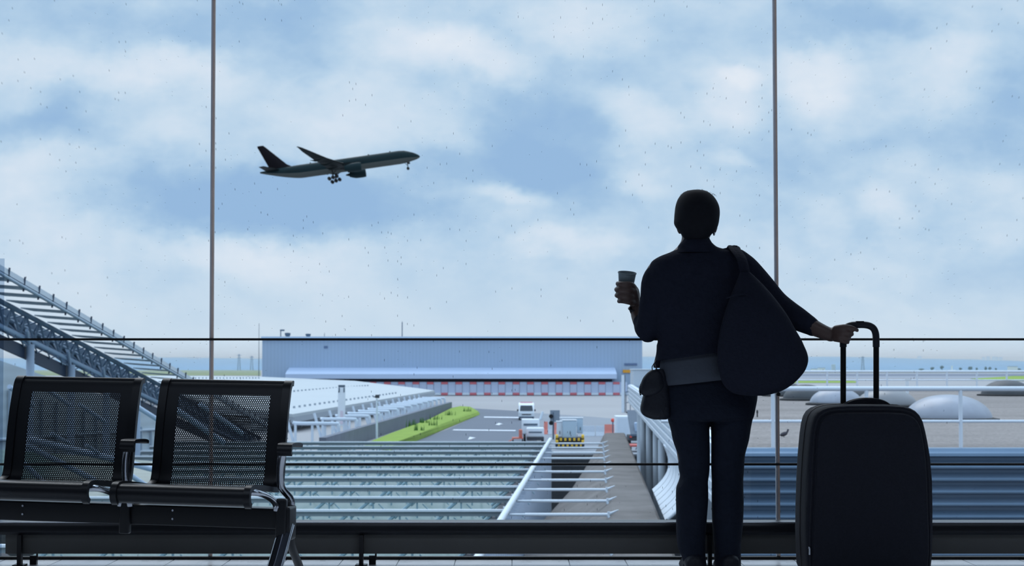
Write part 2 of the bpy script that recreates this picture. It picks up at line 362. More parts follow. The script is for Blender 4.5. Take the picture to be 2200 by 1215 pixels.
added_sun = bpy.data.lights.new('added_sun', 'SUN'); added_sun.energy = 1.0; added_sun.angle = .7; added_sun.color = (1, .97, .93)  # broad soft sun added to brighten the floor, though the sky is overcast
suno = bpy.data.objects.new('added_sun', added_sun); C.objects.link(suno); suno.rotation_euler = (math.radians(-40), 0, math.radians(12))
# low convector in front of the glass
rail = mat('dark_rail_paint', (40, 42, 48), .3, .4, scale=8); panel = mat('charcoal_panel', (88, 88, 88), .75, .1, scale=5)
steel = mat('dark_steel', (40, 40, 44), .4, .6, scale=20)
DR = 6.93
ra = empty('low_radiator', 'long low charcoal radiator casing on legs in front of the window', 'radiator', loc=(0, DR, 0))
zt_, zb_ = P(0, 1120.5, DR-.05).z, P(0, 1148, DR-.05).z
prof = [(-.05, zb_), (-.06, zb_+.012), (-.06, zt_-.018), (-.052, zt_-.004), (-.04, zt_), (.05, zt_), (.06, zt_-.01), (.06, zb_)]
sub(MB().prism([(-7, DR+y, z) for y, z in prof], (14, 0, 0)), 'top_rail', rail, ra)
sub(MB().box((0, DR-.057, zt_-.001), (14, .006, .004)), 'rail_highlight', mat('highlight_strip', (200, 205, 215), .2, .9), ra, 'added strip standing for the rail highlight')  # bright strip added to draw the highlight along the rail's top edge
xa = P(16, 1170, DR).x; zp0, zp1 = P(0, 1189, DR-.03).z, zb_
sub(MB().box(((xa+7)/2, DR, (zp0+zp1)/2), (7-xa, .06, zp1-zp0), bevel=.004), 'lower_panel', panel, ra)
for px in (42, 776, 1525, 2260):
    X = P(px, 1180, DR-.06).x
    sub(MB().box((X, DR-.055, zb_/2), (.018, .03, zb_)).box((X, DR-.055, .004), (.05, .06, .008)), 'leg', steel, ra)
    sub(MB().box((X+.045, DR+.0, .02), (.03, .02, .04)).cyl((X+.045, DR-.015, .022), (X+.045, DR-.006, .022), .009).cyl((X+.06, DR, .05), (X+.06, DR, .02), .004), 'pipe_bracket', steel, ra)
# ------------------------------------------------------------------ airport bench
black = mat('black_powder_coat', (24, 27, 34), .38, .2, var=.05, scale=30)
chrome = mat('polished_aluminium', (190, 195, 205), .12, 1, var=.04, scale=10)
PM = perf_mat()
bench = empty('airport_bench', 'black perforated steel beam bench with two seats and chrome brackets by the window', 'bench', loc=(0, 0, 0))
ang = math.radians(-8)
bo = Vector((-1.155, 5.86, 0))
bench.location = bo + Vector((-.01, 0, -.004)); bench.rotation_euler = (0, math.radians(.95), ang)
# profile (local y, z) seat then back
seatp = [(-.275, .395), (-.29, .405), (-.298, .425), (-.29, .45), (-.265, .46), (-.2, .458), (-.05, .44), (.03, .43), (.07, .43)]
backp = [(.07, .43), (.098, .44), (.112, .46), (.122, .5), (.137, .6), (.155, .7), (.178, .78), (.192, .815), (.212, .832), (.23, .83)]
def sheet(mb, prof, x0, x1, t):
    pr = cr(prof, 4); rings = []
    for i, (y, z) in enumerate(pr):
        a_, b_ = pr[max(i-1, 0)], pr[min(i+1, len(pr)-1)]; n_ = Vector((0, -(b_[1]-a_[1]), b_[0]-a_[0])); n_.normalize(); n_ *= t/2
        p0 = Vector((x0, y, z)); p1 = Vector((x1, y, z)); rings.append([p0-n_, p1-n_, p1+n_, p0+n_])
    mb.rings(rings)
wS = .247
for i, cx in enumerate((0, -.612)):
    for pr, nm, mt in ((seatp, 'seat_pan', black), (backp, 'backrest', PM)):
        mb = MB(); sheet(mb, pr, -wS, wS, .004); o = mb.build(nm, mt, bench); o.location = (cx, 0, 0)
        if nm == 'seat_pan': seat_o = o
        else: back_o = o
    for s_ in (-1, 1):
        mb = MB(); sheet(mb, backp, s_*(wS+.002)-.016, s_*(wS+.002)+.016, .02); o = mb.build('side_frame', black, back_o)
        mb = MB(); sheet(mb, seatp, s_*(wS+.004)-.012, s_*(wS+.004)+.012, .02); o = mb.build('side_frame', black, seat_o)
    mb = MB(); mb.tube([(-wS, .215, .83), (wS, .215, .83)], .011, 12); o = mb.build('top_edge', black, back_o)
    # chrome brackets from seat front down to the beam
    for s_ in (-1, 1):
        xx = cx + s_*(wS+.02)
        mb = MB(); pts = crv([(xx-s_*.03, -.27, .445), (xx, -.22, .44), (xx+s_*.012, -.12, .415), (xx+s_*.02, -.06, .385), (xx+s_*.02, -.05, .36)], 5)
        mb.tube(pts, [.016-.003*k/len(pts) for k in range(len(pts))], 12, flat=.8)
        mb.build('seat_bracket', chrome, bench)
# beam
zb0, zb1 = .29, .365
mb = MB(); mb.box((-.64, 0, (zb0+zb1)/2), (1.94, .08, zb1-zb0), bevel=.006); mb.build('beam', black, bench)
for px_ in (-.12, -.72):
    for dz in (-.014, .018): MB().cyl((px_, -.045, .33+dz), (px_, -.04, .33+dz), .004, 10).build('bolt', chrome, bench)
# armrests
def armrest(xx, last):
    mb = MB(); pts = crv([(xx+.01, .03, .34), (xx+.012, .03, .395), (xx-.02, .01, .445), (xx-.022, .0, .52), (xx-.01, -.01, .58), (xx+.004, -.01, .6)], 5)
    mb.tube(pts, [.018, .018]+[.015]*(len(pts)-2), 12, flat=.75)
    arm = mb.build('armrest', chrome, bench)
    mb = MB(); pr = [(-.09, .572), (-.1, .582), (-.096, .6), (-.08, .608), (-.02, .608), (.03, .604), (.05, .598)]
    sheet(mb, pr, xx-.006, xx+.05, .012); mb.build('arm_pad', black, arm)
    mb = MB(); mb.box((xx, -.045, .33), (.04, .03, .15), bevel=.008).box((xx, .03, .37), (.036, .06, .05), bevel=.01); mb.build('arm_clamp', black, bench)
armrest(.306, True); armrest(-.306, False)
for xx in (.315, -1.3):
    mb = MB()
    mb.tube(crv([(xx, 0, .3), (xx, -.06, .245), (xx-.005, -.17, .13), (xx-.01, -.3, .03), (xx-.01, -.33, .012)], 5), [.03]*10+[.024]*11, 14, flat=.7)
    lg = mb.build('leg', chrome, bench)
    mb = MB(); mb.tube(crv([(xx, .02, .3), (xx, .06, .22), (xx, .17, .13), (xx, .24, .06), (xx, .26, .014)], 5), .017, 14, flat=.8); mb.build('rear_strut', black, lg)
    MB().cyl((xx-.01, -.33, 0), (xx-.01, -.33, .014), .026).build('foot', black, lg); MB().cyl((xx, .26, 0), (xx, .26, .02), .025).build('foot', black, lg)
    MB().box((xx, 0, .31), (.045, .1, .13), bevel=.012).build('leg_collar', black, bench)
# ------------------------------------------------------------------ person
skin = mat('skin', (84, 66, 62), .5, var=.06, scale=20)
cloth = mat('black_jacket_cloth', (34, 38, 52), .95, var=.2, scale=40, bump=.3, spec=.1)
trou = mat('navy_trouser_cloth', (28, 34, 48), .9, var=.2, scale=50, bump=.3, spec=.15)
shirtm = mat('grey_shirt_cloth', (76, 82, 94), .9, var=.1, scale=30, bump=.2, spec=.1)
hairm = mat('black_hair', (20, 22, 30), .85, var=.3, scale=60, spec=.25)
leath = mat('black_leather', (28, 31, 42), .5, var=.2, scale=50, bump=.2, spec=.3)
fabric = mat('black_bag_fabric', (32, 36, 50), .9, var=.2, scale=80, bump=.2, spec=.15)
DP = 6.65
foot = P(1525, 1228, DP)
person = empty('person', 'person seen from behind in black jacket and dark trousers, holding cup and suitcase handle', 'person', loc=(foot.x, DP, 0))
def px_tube(mb, pts, n=14, s_=4, flat=1.0):     # pts: px, py, D, radius px
    q = cr(pts, s_); mb.tube([P(a, b, c) for a, b, c, r in q], [r/F*c for a, b, c, r in q], n, flat=flat)
    for k in (0, -1):
        a, b, c, r = q[k]; mb.ell(P(a, b, c), (r/F*c,)*3, u=n, v=8)
mb = MB()
# head, neck
body_loft(mb, [(414, 1480, 1514, DP+.0, .03), (424, 1464, 1530, DP, .07), (445, 1457, 1538, DP+.0, .09), (465, 1455, 1540, DP+.005, .095), (482, 1457, 1538, DP+.01, .093),
               (495, 1461, 1534, DP+.02, .085), (507, 1465, 1526, DP+.03, .075), (517, 1470, 1522, DP+.045, .058), (525, 1480, 1513, DP+.06, .03)], n=28, e=2.1)
body_loft(mb, [(480, 1468, 1524, DP, .055), (500, 1465, 1524, DP, .055), (515, 1464, 1525, DP, .058), (530, 1455, 1540, DP, .065), (548, 1435, 1575, DP, .08),
               (575, 1405, 1600, DP, .1), (620, 1400, 1600, DP, .11), (680, 1412, 1592, DP, .1), (740, 1425, 1590, DP, .095), (790, 1428, 1598, DP, .1), (850, 1432, 1612, DP, .11), (900, 1440, 1605, DP, .1)], n=32)
hc = P(1498, 480, DP)
mb.ell(hc + Vector((0, .107, -.012)), (.012, .018, .02))                       # nose tip
mb.tube([hc + Vector((0, .088, .02)), hc + Vector((0, .105, -.01))], [.007, .012], 10)
mb.ell(hc + Vector((0, .092, -.048)), (.024, .009, .005)); mb.ell(hc + Vector((0, .09, -.058)), (.02, .01, .006))  # lips
for s_ in (-1, 1): mb.ell(hc + Vector((s_*.031, .082, .028)), (.018, .012, .006))
for cx, s_ in ((1457.5, -1), (1537, 1)):                                       # ears
    c = P(cx, 488, DP+.01); mb.ell(c, (.009, .016, .03), Matrix.Rotation(s_*.2, 4, 'Y')); mb.tube([c + Vector((-s_*.012, .01, 0)), c], .014, 10)
# legs
for xs in ([(880, 1440, 1523), (960, 1452, 1520), (1020, 1462, 1516), (1045, 1462, 1514), (1100, 1462, 1512), (1180, 1474, 1506), (1215, 1480, 1505)],
           [(880, 1530, 1608), (960, 1534, 1600), (1020, 1536, 1590), (1045, 1538, 1590), (1100, 1540, 1588), (1180, 1548, 1580), (1215, 1550, 1578)]):
    body_loft(mb, [(y, a_, b_, DP, (b_-a_)/2/F*DP) for y, a_, b_ in xs], n=24, e=2)
# left arm up to the cup
px_tube(mb, [(1412, 585, DP, 24), (1402, 650, DP, 24), (1395, 705, DP+.02, 21), (1382, 700, DP+.1, 18), (1370, 680, DP+.15, 14), (1365, 660, DP+.17, 11.5), (1364, 650, DP+.17, 12)])
DH = DP+.17
fing = [(610, 1329, 1345, 5.4), (622.5, 1326.5, 1346, 5.8), (635, 1327, 1347, 5.6), (647.5, 1331.5, 1348, 4.9)]
for y, xt, xm, r in fing:
    px_tube(mb, [(1365, y*.6+256, DH-.01, 7), (1356, y+1, DH-.045, 6.6), (xm-4, y, DH-.052, r+.4), (xt+3, y-1, DH-.04, r), (xt-1.5, y-1, DH-.012, r), (xt+2, y-1, DH+.012, r*.85)], 12, 4)
px_tube(mb, [(1365, 652, DH, 10), (1364, 640, DH-.02, 10), (1362, 627, DH-.03, 9)], 12)
px_tube(mb, [(1368, 645, DH, 7.5), (1368, 632, DH, 7), (1366, 622, DH+.005, 6.6), (1361, 617, DH+.035, 5.4), (1353, 613, DH+.048, 5)], 12)   # thumb
# right arm out to the suitcase handle
DS = 6.52
px_tube(mb, [(1592, 575, DP, 27), (1640, 625, DP-.02, 24), (1690, 675, DP-.05, 22), (1735, 697, DP-.08, 19), (1765, 711, DP-.1, 16), (1785, 719, DS+.02, 14.5)])
px_tube(mb, [(1783, 718, DS+.02, 14), (1795, 716, DS+.01, 14.5), (1804, 714, DS-.0, 13)], 14, 3, 1.0)
for pts in ([(1796, 706, DS-.01, 8), (1812, 703, DS-.03, 7), (1828, 703.5, DS-.036, 5.6), (1837, 706.5, DS-.026, 4.8), (1841.5, 709, DS-.01, 4.2)],
            [(1796, 711, DS-.01, 8), (1812, 712, DS-.034, 7), (1822, 714, DS-.034, 6), (1829.5, 717, DS-.014, 5.2), (1828, 718, DS+.004, 5)],
            [(1796, 719, DS-.01, 8), (1808, 721, DS-.034, 5.6), (1818, 725, DS-.034, 4.8), (1824.5, 727, DS-.014, 4.4), (1823, 727.5, DS+.004, 4.2)],
            [(1794, 727, DS-.01, 7), (1806, 731, DS-.034, 5), (1815, 734, DS-.032, 4.4), (1821.5, 735, DS-.014, 3.8), (1820, 735.5, DS+.002, 3.6)],
            [(1794, 708, DS+.01, 8), (1804, 704, DS+.03, 6.6), (1814, 701, DS+.036, 5.6), (1824, 702, DS+.028, 5)]):
    px_tube(mb, pts, 12, 4)
bodyo = sub(mb, 'body', skin, person); remesh(bodyo, .004, 3)
# eyes
eye = mat('eye_white', (225, 225, 225), .2)
for s_ in (-1, 1): sub(MB().ell(hc + Vector((s_*.031, .088, .014)), (.012, .008, .008)), 'eye', eye, person)
# hair
mb = MB(); body_loft(mb, [(408.5, 1484, 1508, DP-.01, .03), (411, 1473, 1517, DP-.01, .055), (417, 1464, 1527, DP-.012, .08), (428, 1456, 1537, DP-.015, .098), (442, 1451.5, 1544, DP-.02, .11), (457, 1449.5, 1546, DP-.025, .11),
   (470, 1448.5, 1545, DP-.03, .105), (480, 1448.5, 1543.5, DP-.035, .098), (489, 1453, 1540.5, DP-.04, .088), (498, 1461, 1534, DP-.045, .07), (508, 1467, 1524, DP-.045, .05), (514, 1474, 1518, DP-.045, .035)], n=40, e=2.15)
hair = sub(mb, 'hair', hairm, person)
mb = MB()
random.seed(3)
for k in range(16):
    a0 = random.uniform(1465, 1535); s_ = random.choice((-1, 1)); y0 = 411 + abs(a0-1498)**2*.009
    sub(MB().tube([P(a0+s_*t*7, y0 - 5*math.sin(t*PI)*random.uniform(.5, 1.3), DP-.02) for t in (0, .3, .6, 1)], .0005, 5), 'loose_strand', hairm, hair)
mb = MB()
sub(MB().ell(P(1534, 502, DP-.01), (.005, .005, .008)), 'earring', chrome, person)
# trousers
mb = MB(); body_loft(mb, [(813, 1421, 1622, DP, .105, -22), (850, 1424, 1627, DP-.005, .125, -8), (878, 1430, 1622, DP-.01, .13), (896, 1434, 1618, DP-.008, .125), (903, 1440, 1612, DP-.005, .1)], n=40)
body_loft(mb, [(890, 1433, 1527, DP, .1), (905, 1436, 1524, DP, .1), (921, 1441, 1523.5, DP, .098), (946, 1446, 1524, DP, .092), (976, 1456, 1524.5, DP, .085), (1004, 1458, 1524, DP+.005, .08), (1021, 1461, 1522.5, DP+.005, .078), (1034, 1458, 1520.5, DP, .08),
   (1048, 1453, 1521, DP-.005, .083), (1073, 1452.5, 1521, DP-.01, .085), (1100, 1453, 1519, DP-.01, .083), (1128, 1453, 1517, DP, .08), (1156, 1454, 1515, DP, .078), (1180, 1458, 1514.5, DP, .078), (1200, 1467, 1516, DP, .08), (1216, 1468, 1518, DP, .082)], n=28, e=2.2)
body_loft(mb, [(890, 1523, 1619, DP, .1), (905, 1526, 1615, DP, .1), (921, 1528, 1612, DP, .098), (946, 1528.5, 1608, DP, .092), (976, 1528.5, 1600, DP, .085), (1004, 1528.5, 1598, DP, .08), (1034, 1529.5, 1596, DP, .08),
   (1073, 1529.5, 1597, DP-.01, .083), (1100, 1530, 1596.5, DP-.01, .083), (1128, 1531, 1595, DP, .08), (1169, 1534, 1591, DP, .078), (1195, 1535, 1591, DP, .08), (1216, 1536, 1591, DP, .082)], n=28, e=2.2)
tr_ = sub(mb, 'trousers', trou, person); remesh(tr_, .0035, 2)
for cx in (1489, 1564):
    c = P(cx, 1228, DP); c.z = 0
    mb = MB(); body = [(-.1, .025, .03, .035), (-.085, .04, .045, .04), (-.03, .042, .05, .05), (.04, .045, .04, .045), (.1, .05, .028, .032), (.15, .042, .02, .022), (.172, .018, .014, .014)]
    rings = []
    for y, a_, zc, hh in cr(body, 3):
        rings.append([c + Vector((a_*math.cos(2*PI*k/20), y, max(.004, zc + .0 + hh*math.sin(2*PI*k/20)))) for k in range(20)])
    mb.rings(rings); sub(mb, 'shoe', leath, person)
# shirt below the jacket
mb = MB(); body_loft(mb, [(735, 1424, 1590, DP, .1, 0), (760, 1420, 1592, DP-.002, .108, 0), (790, 1417, 1600, DP-.006, .122, -14), (808, 1418, 1612, DP-.006, .128, -22), (818, 1420, 1618, DP-.004, .122, -22)], n=40)
sub(mb, 'shirt', shirtm, person)
# jacket
mb = MB(); body_loft(mb, [(517, 1470, 1522, DP, .065), (520, 1467, 1525, DP, .07), (526, 1461, 1530, DP, .074), (533, 1456, 1547, DP, .078), (538, 1447, 1570, DP, .082), (543, 1436, 1590, DP, .09), (549, 1420, 1600, DP, .098), (556, 1407, 1608, DP, .104), (564, 1398, 1612, DP, .11), (580, 1392, 1616, DP, .118),
  (610, 1388, 1616, DP, .122), (660, 1396, 1606, DP-.005, .126), (700, 1407, 1600, DP-.005, .124), (718, 1412, 1598, DP-.006, .122), (735, 1413, 1596, DP-.006, .121), (752, 1411, 1594, DP-.008, .124), (762, 1410, 1594, DP-.01, .128, -26)], n=40)
# front flap hanging lower on the left
body_loft(mb, [(735, 1412, 1440, DP+.04, .05), (758, 1410, 1436, DP+.04, .05), (775, 1406, 1428, DP+.04, .045), (790, 1403, 1422, DP+.045, .035)], n=20)
body_loft(mb, [(745, 1531, 1592, DP-.07, .055), (780, 1533, 1600, DP-.075, .055), (815, 1536, 1606, DP-.075, .05)], n=20)
# left sleeve
px_tube(mb, [(1425, 579, DP, 28), (1409, 603, DP, 30), (1406, 640, DP, 31), (1400, 680, DP+.01, 30), (1394, 703, DP+.03, 28), (1387, 702, DP+.08, 25), (1379, 692, DP+.12, 19)], 18, 5)
px_tube(mb, [(1396, 700, DP+.02, 24), (1392, 714, DP+.04, 21.5)], 16)
# right sleeve
px_tube(mb, [(1584, 562, DP, 28), (1602, 580, DP, 31), (1635, 616, DP-.01, 30), (1665, 648, DP-.03, 27), (1690, 668, DP-.05, 26), (1715, 685, DP-.07, 25), (1738, 698, DP-.08, 21), (1746, 703, DP-.085, 19)], 18, 5)
jk = sub(mb, 'jacket', cloth, person); remesh(jk, .005, 3)
# collar, flat
mb = MB(); body_loft(mb, [(512, 1468, 1524, DP-.01, .062), (518, 1465, 1527, DP-.01, .07), (526, 1458, 1533, DP-.008, .08), (536, 1452, 1545, DP-.005, .088), (544, 1442, 1552, DP-.004, .095)], n=36)
sub(mb, 'collar', cloth, person)
mb = MB(); mb.tube([P(1364 + 12.5*math.cos(t), 664+4*math.sin(t)+2*math.cos(t), DH-.028*math.sin(t)) for t in [2*PI*k/28 for k in range(28)]], .005, 8, closed=True)
mb.tube([P(1354, 658, DH-.012), P(1354.5, 667, DH-.014), P(1357, 673, DH-.012)], .0045, 8)
sub(mb, 'bracelet', leath, person)
# cup in the left hand
DC = DH + .0
cupm = mat('white_paper_cup', (122, 136, 145), .6, var=.04, scale=10)
cc = P(1347.5, 586, DC)
Mr = Matrix.Rotation(math.radians(13), 4, 'X') @ Matrix.Rotation(math.radians(4), 4, 'Y')
mb = MB(); mb.lathe(cc, [(.0, -.106), (.026, -.106), (.0275, -.104), (.0395, -.003), (.0415, -.002), (.042, .001), (.0405, .003), (.0385, 0), (.0265, -.1), (0, -.1)], 40, Mr)
cup = mb.build('paper_cup', cupm, at=cc); tag(cup, 'white takeaway paper cup held up in the left hand of the standing person', 'cup')
# large shoulder bag
sb = empty('shoulder_bag', 'large slouchy black bag hanging from the right shoulder of the person', 'bag', loc=P(1640, 847, 6.46))
mb = MB(); body_loft(mb, [(585, 1590, 1612, 6.47, .02), (610, 1580, 1638, 6.47, .045), (640, 1568, 1664, 6.46, .062), (675, 1556, 1690, 6.455, .075), (705, 1548, 1707, 6.455, .082), (727, 1544, 1720, 6.455, .085), (741, 1542, 1726.5, 6.455, .086), (756, 1541, 1733, 6.455, .087), (771, 1541, 1736, 6.455, .086), (787, 1543, 1733, 6.455, .084), (803, 1546, 1724, 6.455, .08),
  (823, 1553, 1705, 6.455, .068), (838, 1566, 1682, 6.455, .05), (846, 1582, 1658, 6.455, .032), (849.5, 1605, 1640, 6.455, .012)], n=44, e=2.2)
sub(mb, 'bag_body', fabric, sb)
mb = MB()
for dx in (0, 9):
    q = crv([P(1601+dx*.6, 600, 6.46), P(1592+dx*.6, 560, 6.5), P(1575+dx, 536, 6.58), P(1572+dx, 530.5, 6.66), P(1567+dx, 545, 6.76), P(1566+dx, 600, 6.79)], 5)
    mb.tube(q, .018, 10, flat=.35, upv=(0.2, -.6, .8))
mb.prism([P(1551, 534, 6.6), P(1584, 527, 6.6), P(1587, 541, 6.6), P(1553, 545, 6.6)], (0, .07, 0))
sub(mb, 'shoulder_strap', fabric, sb)
sub(MB().tube(crv([P(1560, 640, 6.405), P(1600, 632, 6.40), P(1650, 655, 6.405)], 5), .003, 8), 'zip', fabric, sb)
# small cross-body bag at the left hip
cb = empty('crossbody_bag', 'small black bag with ruffled pouch hanging at the left hip of the person', 'bag', loc=P(1405, 900, 6.6))
mb = MB(); body_loft(mb, [(792, 1408, 1424, 6.6, .015), (800, 1400, 1430, 6.6, .025), (815, 1392, 1434, 6.6, .035), (840, 1384, 1437, 6.6, .042), (860, 1378.5, 1440, 6.6, .045), (878, 1375.5, 1441, 6.6, .046), (889, 1380, 1440, 6.6, .043), (896, 1390, 1438, 6.6, .034), (900.5, 1404, 1432, 6.6, .018)], n=32, e=2.5)
sub(mb, 'bag_body', leath, cb)
mb = MB(); body_loft(mb, [(794, 1400, 1412, 6.57, .012), (800, 1391, 1420, 6.57, .02), (812, 1381, 1425, 6.57, .026), (828, 1375.5, 1426, 6.57, .03), (838, 1374.5, 1422, 6.57, .028), (846, 1378, 1412, 6.57, .02), (850, 1383, 1400, 6.57, .01)], n=28)
pou = sub(mb, 'front_pouch', leath, cb)
mb = MB()
for k in range(17):
    t = k/16; px = 1399 - 24.5*math.sin(t*PI*.62); py = 797 + 50*t
    mb.ell(P(px, py, 6.57), (.0045, .008, .0035), u=8, v=6)
sub(mb, 'ruffled_zip', leath, pou)
mb = MB(); mb.tube(crv([P(1402, 797, 6.6), P(1401, 788, 6.6), P(1404, 782, 6.62), P(1410, 770, 6.67), P(1412, 740, 6.68)], 5), .0022, 8)
mb.tube(crv([P(1411, 800, 6.58), P(1410, 790, 6.58), P(1408, 782, 6.6)], 4), .003, 8)
sub(mb, 'strap', leath, cb)
# ------------------------------------------------------------------ suitcase
sc_ = empty('suitcase', 'large black wheeled suitcase with raised handle standing beside the person', 'suitcase', loc=(P(1863, 1215, 6.45).x, 6.45, 0))
cs = mat('black_suitcase_fabric', (30, 33, 44), .8, var=.25, scale=120, bump=.15, spec=.25)
def mirror_out():
    Lf = [(1863, 868), (1815, 868.5), (1790, 870), (1774, 872.5), (1761, 877), (1751, 884.5), (1744.5, 895), (1740, 911), (1736.5, 935), (1732.5, 979), (1729.5, 1030), (1727.5, 1090), (1727, 1145), (1728.5, 1190), (1730, 1222)]
    Rt = [(1733, 1229), (1990, 1229), (1994, 1222), (1997.5, 1190), (1999, 1145), (1999.5, 1090), (1998.5, 1030), (1994, 979), (1988, 945), (1983, 922), (1978, 903), (1971, 890), (1962, 881), (1951, 875), (1937, 871), (1905, 868.5)]
    return Lf, Rt
Lf, Rt = mirror_out(); outl = Lf + Rt
cxs, cys = 1863, 1050
def scaled(o, dpx): 
    r = []
    for x_, y_ in o:
        dx, dy = x_-cxs, y_-cys; l = math.hypot(dx, dy); r.append((x_-dx/l*dpx, y_-dy/l*dpx))
    return r
DSC = 6.42
def ring_at(dpx, D, ref=DSC):
    return [Vector((P(a, b, ref).x, D, P(a, b, ref).z)) for a, b in scaled(outl, dpx)]
mb = MB(); mb.rings([ring_at(12, 6.365), ring_at(8, 6.365), ring_at(3, 6.372), ring_at(.5, 6.39), ring_at(0, 6.42), ring_at(0, 6.6), ring_at(1, 6.625), ring_at(6, 6.64), ring_at(12, 6.642)])
sub(mb, 'shell', cs, sc_)
mb = MB(); mb.rings([ring_at(26, 6.345), ring_at(19, 6.347), ring_at(16, 6.355), ring_at(15, 6.37)]); sub(mb, 'front_panel', cs, sc_)
mb = MB(); mb.tube(ring_at(10, 6.367), .004, 8, closed=True); sub(mb, 'piping', leath, sc_)
mb = MB(); mb.tube(ring_at(0, 6.5), .0035, 8, closed=True); sub(mb, 'zip', steel, sc_)
sub(MB().box(P(1739, 1183, 6.36), (.006, .006, .03)).ell(P(1739, 1176, 6.36), (.005, .004, .005)), 'zip_pull', chrome, sc_)
mb = MB(); q = crv([P(1812, 870, 6.5), P(1826, 862.5, 6.5), P(1842, 858.5, 6.5), P(1861, 857, 6.5), P(1882, 858.5, 6.5), P(1899, 863, 6.5), P(1912, 871, 6.5)], 5)
mb.tube(q, .0095, 12, flat=.75); mb.rings([[p + Vector((0, dy, dz)) for dy, dz in ((-.02, -.02), (.02, -.02), (.02, .003), (-.02, .003))] for p in q]); sub(mb, 'grab_handle', leath, sc_)
pole = mat('black_pole_metal', (20, 21, 25), .35, .5, scale=30)
th = sub(MB().cyl(P(1811.6, 730, DS), P(1811.6, 880, DS), .0122).cyl(P(1882.4, 724, DS), P(1882.4, 880, DS), .0122), 'telescopic_handle', pole, sc_)
mb = MB(); q = crv([P(1811.6, 745, DS), P(1811.6, 728, DS), P(1812.5, 714, DS), P(1818, 703.5, DS), P(1828, 698.6, DS), P(1841, 697.4, DS), P(1856, 697.3, DS), P(1868, 699.5, DS), P(1876.5, 705, DS), P(1881, 715, DS), P(1882.2, 728, DS), P(1882.4, 745, DS)], 5)
mb.tube(q, .0146, 14); sub(mb, 'grip', leath, th)
sub(MB().box(P(1847, 690.5, DS), (.034, .018, .005), bevel=.002), 'release_button', pole, th)
for X, nm in ((P(1745, 1215, 6.42).x, 0), (P(1980, 1215, 6.42).x, 1)):
    for Y in (6.41, 6.6):
        w_ = sub(MB().tube([(X-.012, Y, .025), (X+.012, Y, .025)], .025, 20), 'wheel', leath, sc_)
        sub(MB().box((X, Y, .034), (.04, .045, .016), bevel=.004), 'wheel_housing', pole, w_)
# ------------------------------------------------------------------ airport grounds
GZ = -7.0
apron = mat('apron_concrete', (158, 157, 160), .85, var=.14, scale=.03)
asph = mat('asphalt', (98, 106, 120), .85, var=.1, scale=.2)
asph2 = mat('taxiway_asphalt', (142, 147, 158), .85, var=.08, scale=.02)
grassm = mat('grass', (132, 158, 60), .95, var=.3, scale=.5)
fieldm = mat('far_field', (128, 138, 104), .95, var=.15, scale=.01)
conc = mat('weathered_concrete', (112, 108, 107), .9, var=.6, scale=.9, bump=.2)
conc2 = mat('dark_concrete', (72, 74, 80), .95, var=.2, scale=.6)
white = mat('white_paint', (226, 232, 240), .5, var=.05, scale=3)
wsteel = mat('white_steel', (214, 224, 236), .45, var=.06, scale=3)
def ground_box(name, x0, x1, y0, y1, z, m, label, t=.3):
    o = MB().box(((x0+x1)/2, (y0+y1)/2, z-t/2), (x1-x0, y1-y0, t)).build(name, m, smooth=False); tag(o, label, 'ground', kind='structure'); return o
ground_box('apron_ground', -1500, 2500, 134, 5000, GZ, apron, 'wide pale concrete apron stretching to the horizon', 4)
ground_box('side_ground', -200, -9, 8, 134, GZ, conc2, 'dark ground below the left canopy', .5)
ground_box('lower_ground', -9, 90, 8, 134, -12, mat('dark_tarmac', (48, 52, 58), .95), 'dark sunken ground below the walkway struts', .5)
o = MB().box((40, 133.8, -9.6), (99, .3, 5)).build('lower_ground_end', mat('pit_shade_wall', (44, 48, 54), .95), smooth=False); tag(o, 'dark retaining wall at the far end of the sunken ground', 'wall', kind='structure')  # dark colour of this wall stands for the shade in the pit
o = MB().box((-9.2, 71, -9.5), (.4, 126, 5)).build('lower_ground_wall', conc2, smooth=False); tag(o, 'dark wall holding the raised ground under the glazed roof', 'wall', kind='structure')
def patch(name, pts, z, m, label, cat='ground', thick=.05):
    q = [PZ(a, b, z) for a, b in pts]
    o = MB().prism([Vector((p.x, p.y, z-thick)) for p in q], (0, 0, thick)).build(name, m, smooth=False); tag(o, label, cat, kind='structure'); return o
patch('road', [(1031, 890), (960, 922), (880, 952), (820, 975), (1175, 975), (1150, 940), (1125, 905), (1112, 882), (1004, 876), (1020, 882)], GZ+.06, asph, 'grey asphalt service road with painted arrows')
patch('apron_patch', [(1110, 884), (1180, 975), (1430, 975), (1400, 905), (1250, 893)], GZ+.05, mat('patch_concrete', (132, 138, 148), .85, var=.12, scale=.1), 'blue-grey paved yard where the service vehicles stand')
patch('far_field', [(-1500, 806), (560, 806), (560, 794.3), (-1500, 794.3)], GZ+.1, fieldm, 'olive field beyond the low roof')
patch('far_field', [(1381, 800.2), (3600, 800.2), (3600, 794.5), (1381, 794.5)], GZ+.1, mat('far_grass', (112, 130, 92), .95, var=.2, scale=.01), 'thin green field at the foot of the hills, right side')
patch('taxiway', [(1381, 812), (3600, 812), (3600, 801.5), (1381, 801.5)], GZ+.1, asph2, 'grey taxiway beyond the gravel roof')
patch('runway_strip', [(1381, 807), (3600, 807), (3600, 803), (1381, 803)], GZ+.16, mat('runway_asphalt', (106, 114, 130), .85, var=.08, scale=.02), 'darker runway band across the far apron')
patch('grass_island', [(1560, 822), (1838, 821.5), (1842, 819), (1830, 817), (1560, 817)], GZ+.1, grassm, 'narrow green grass island beyond the gravel roof, behind the bag')
patch('grass_island', [(2085, 813), (2130, 817), (2400, 820), (2400, 806), (2180, 807)], GZ+.12, grassm, 'green grass island at the right edge of the far apron')
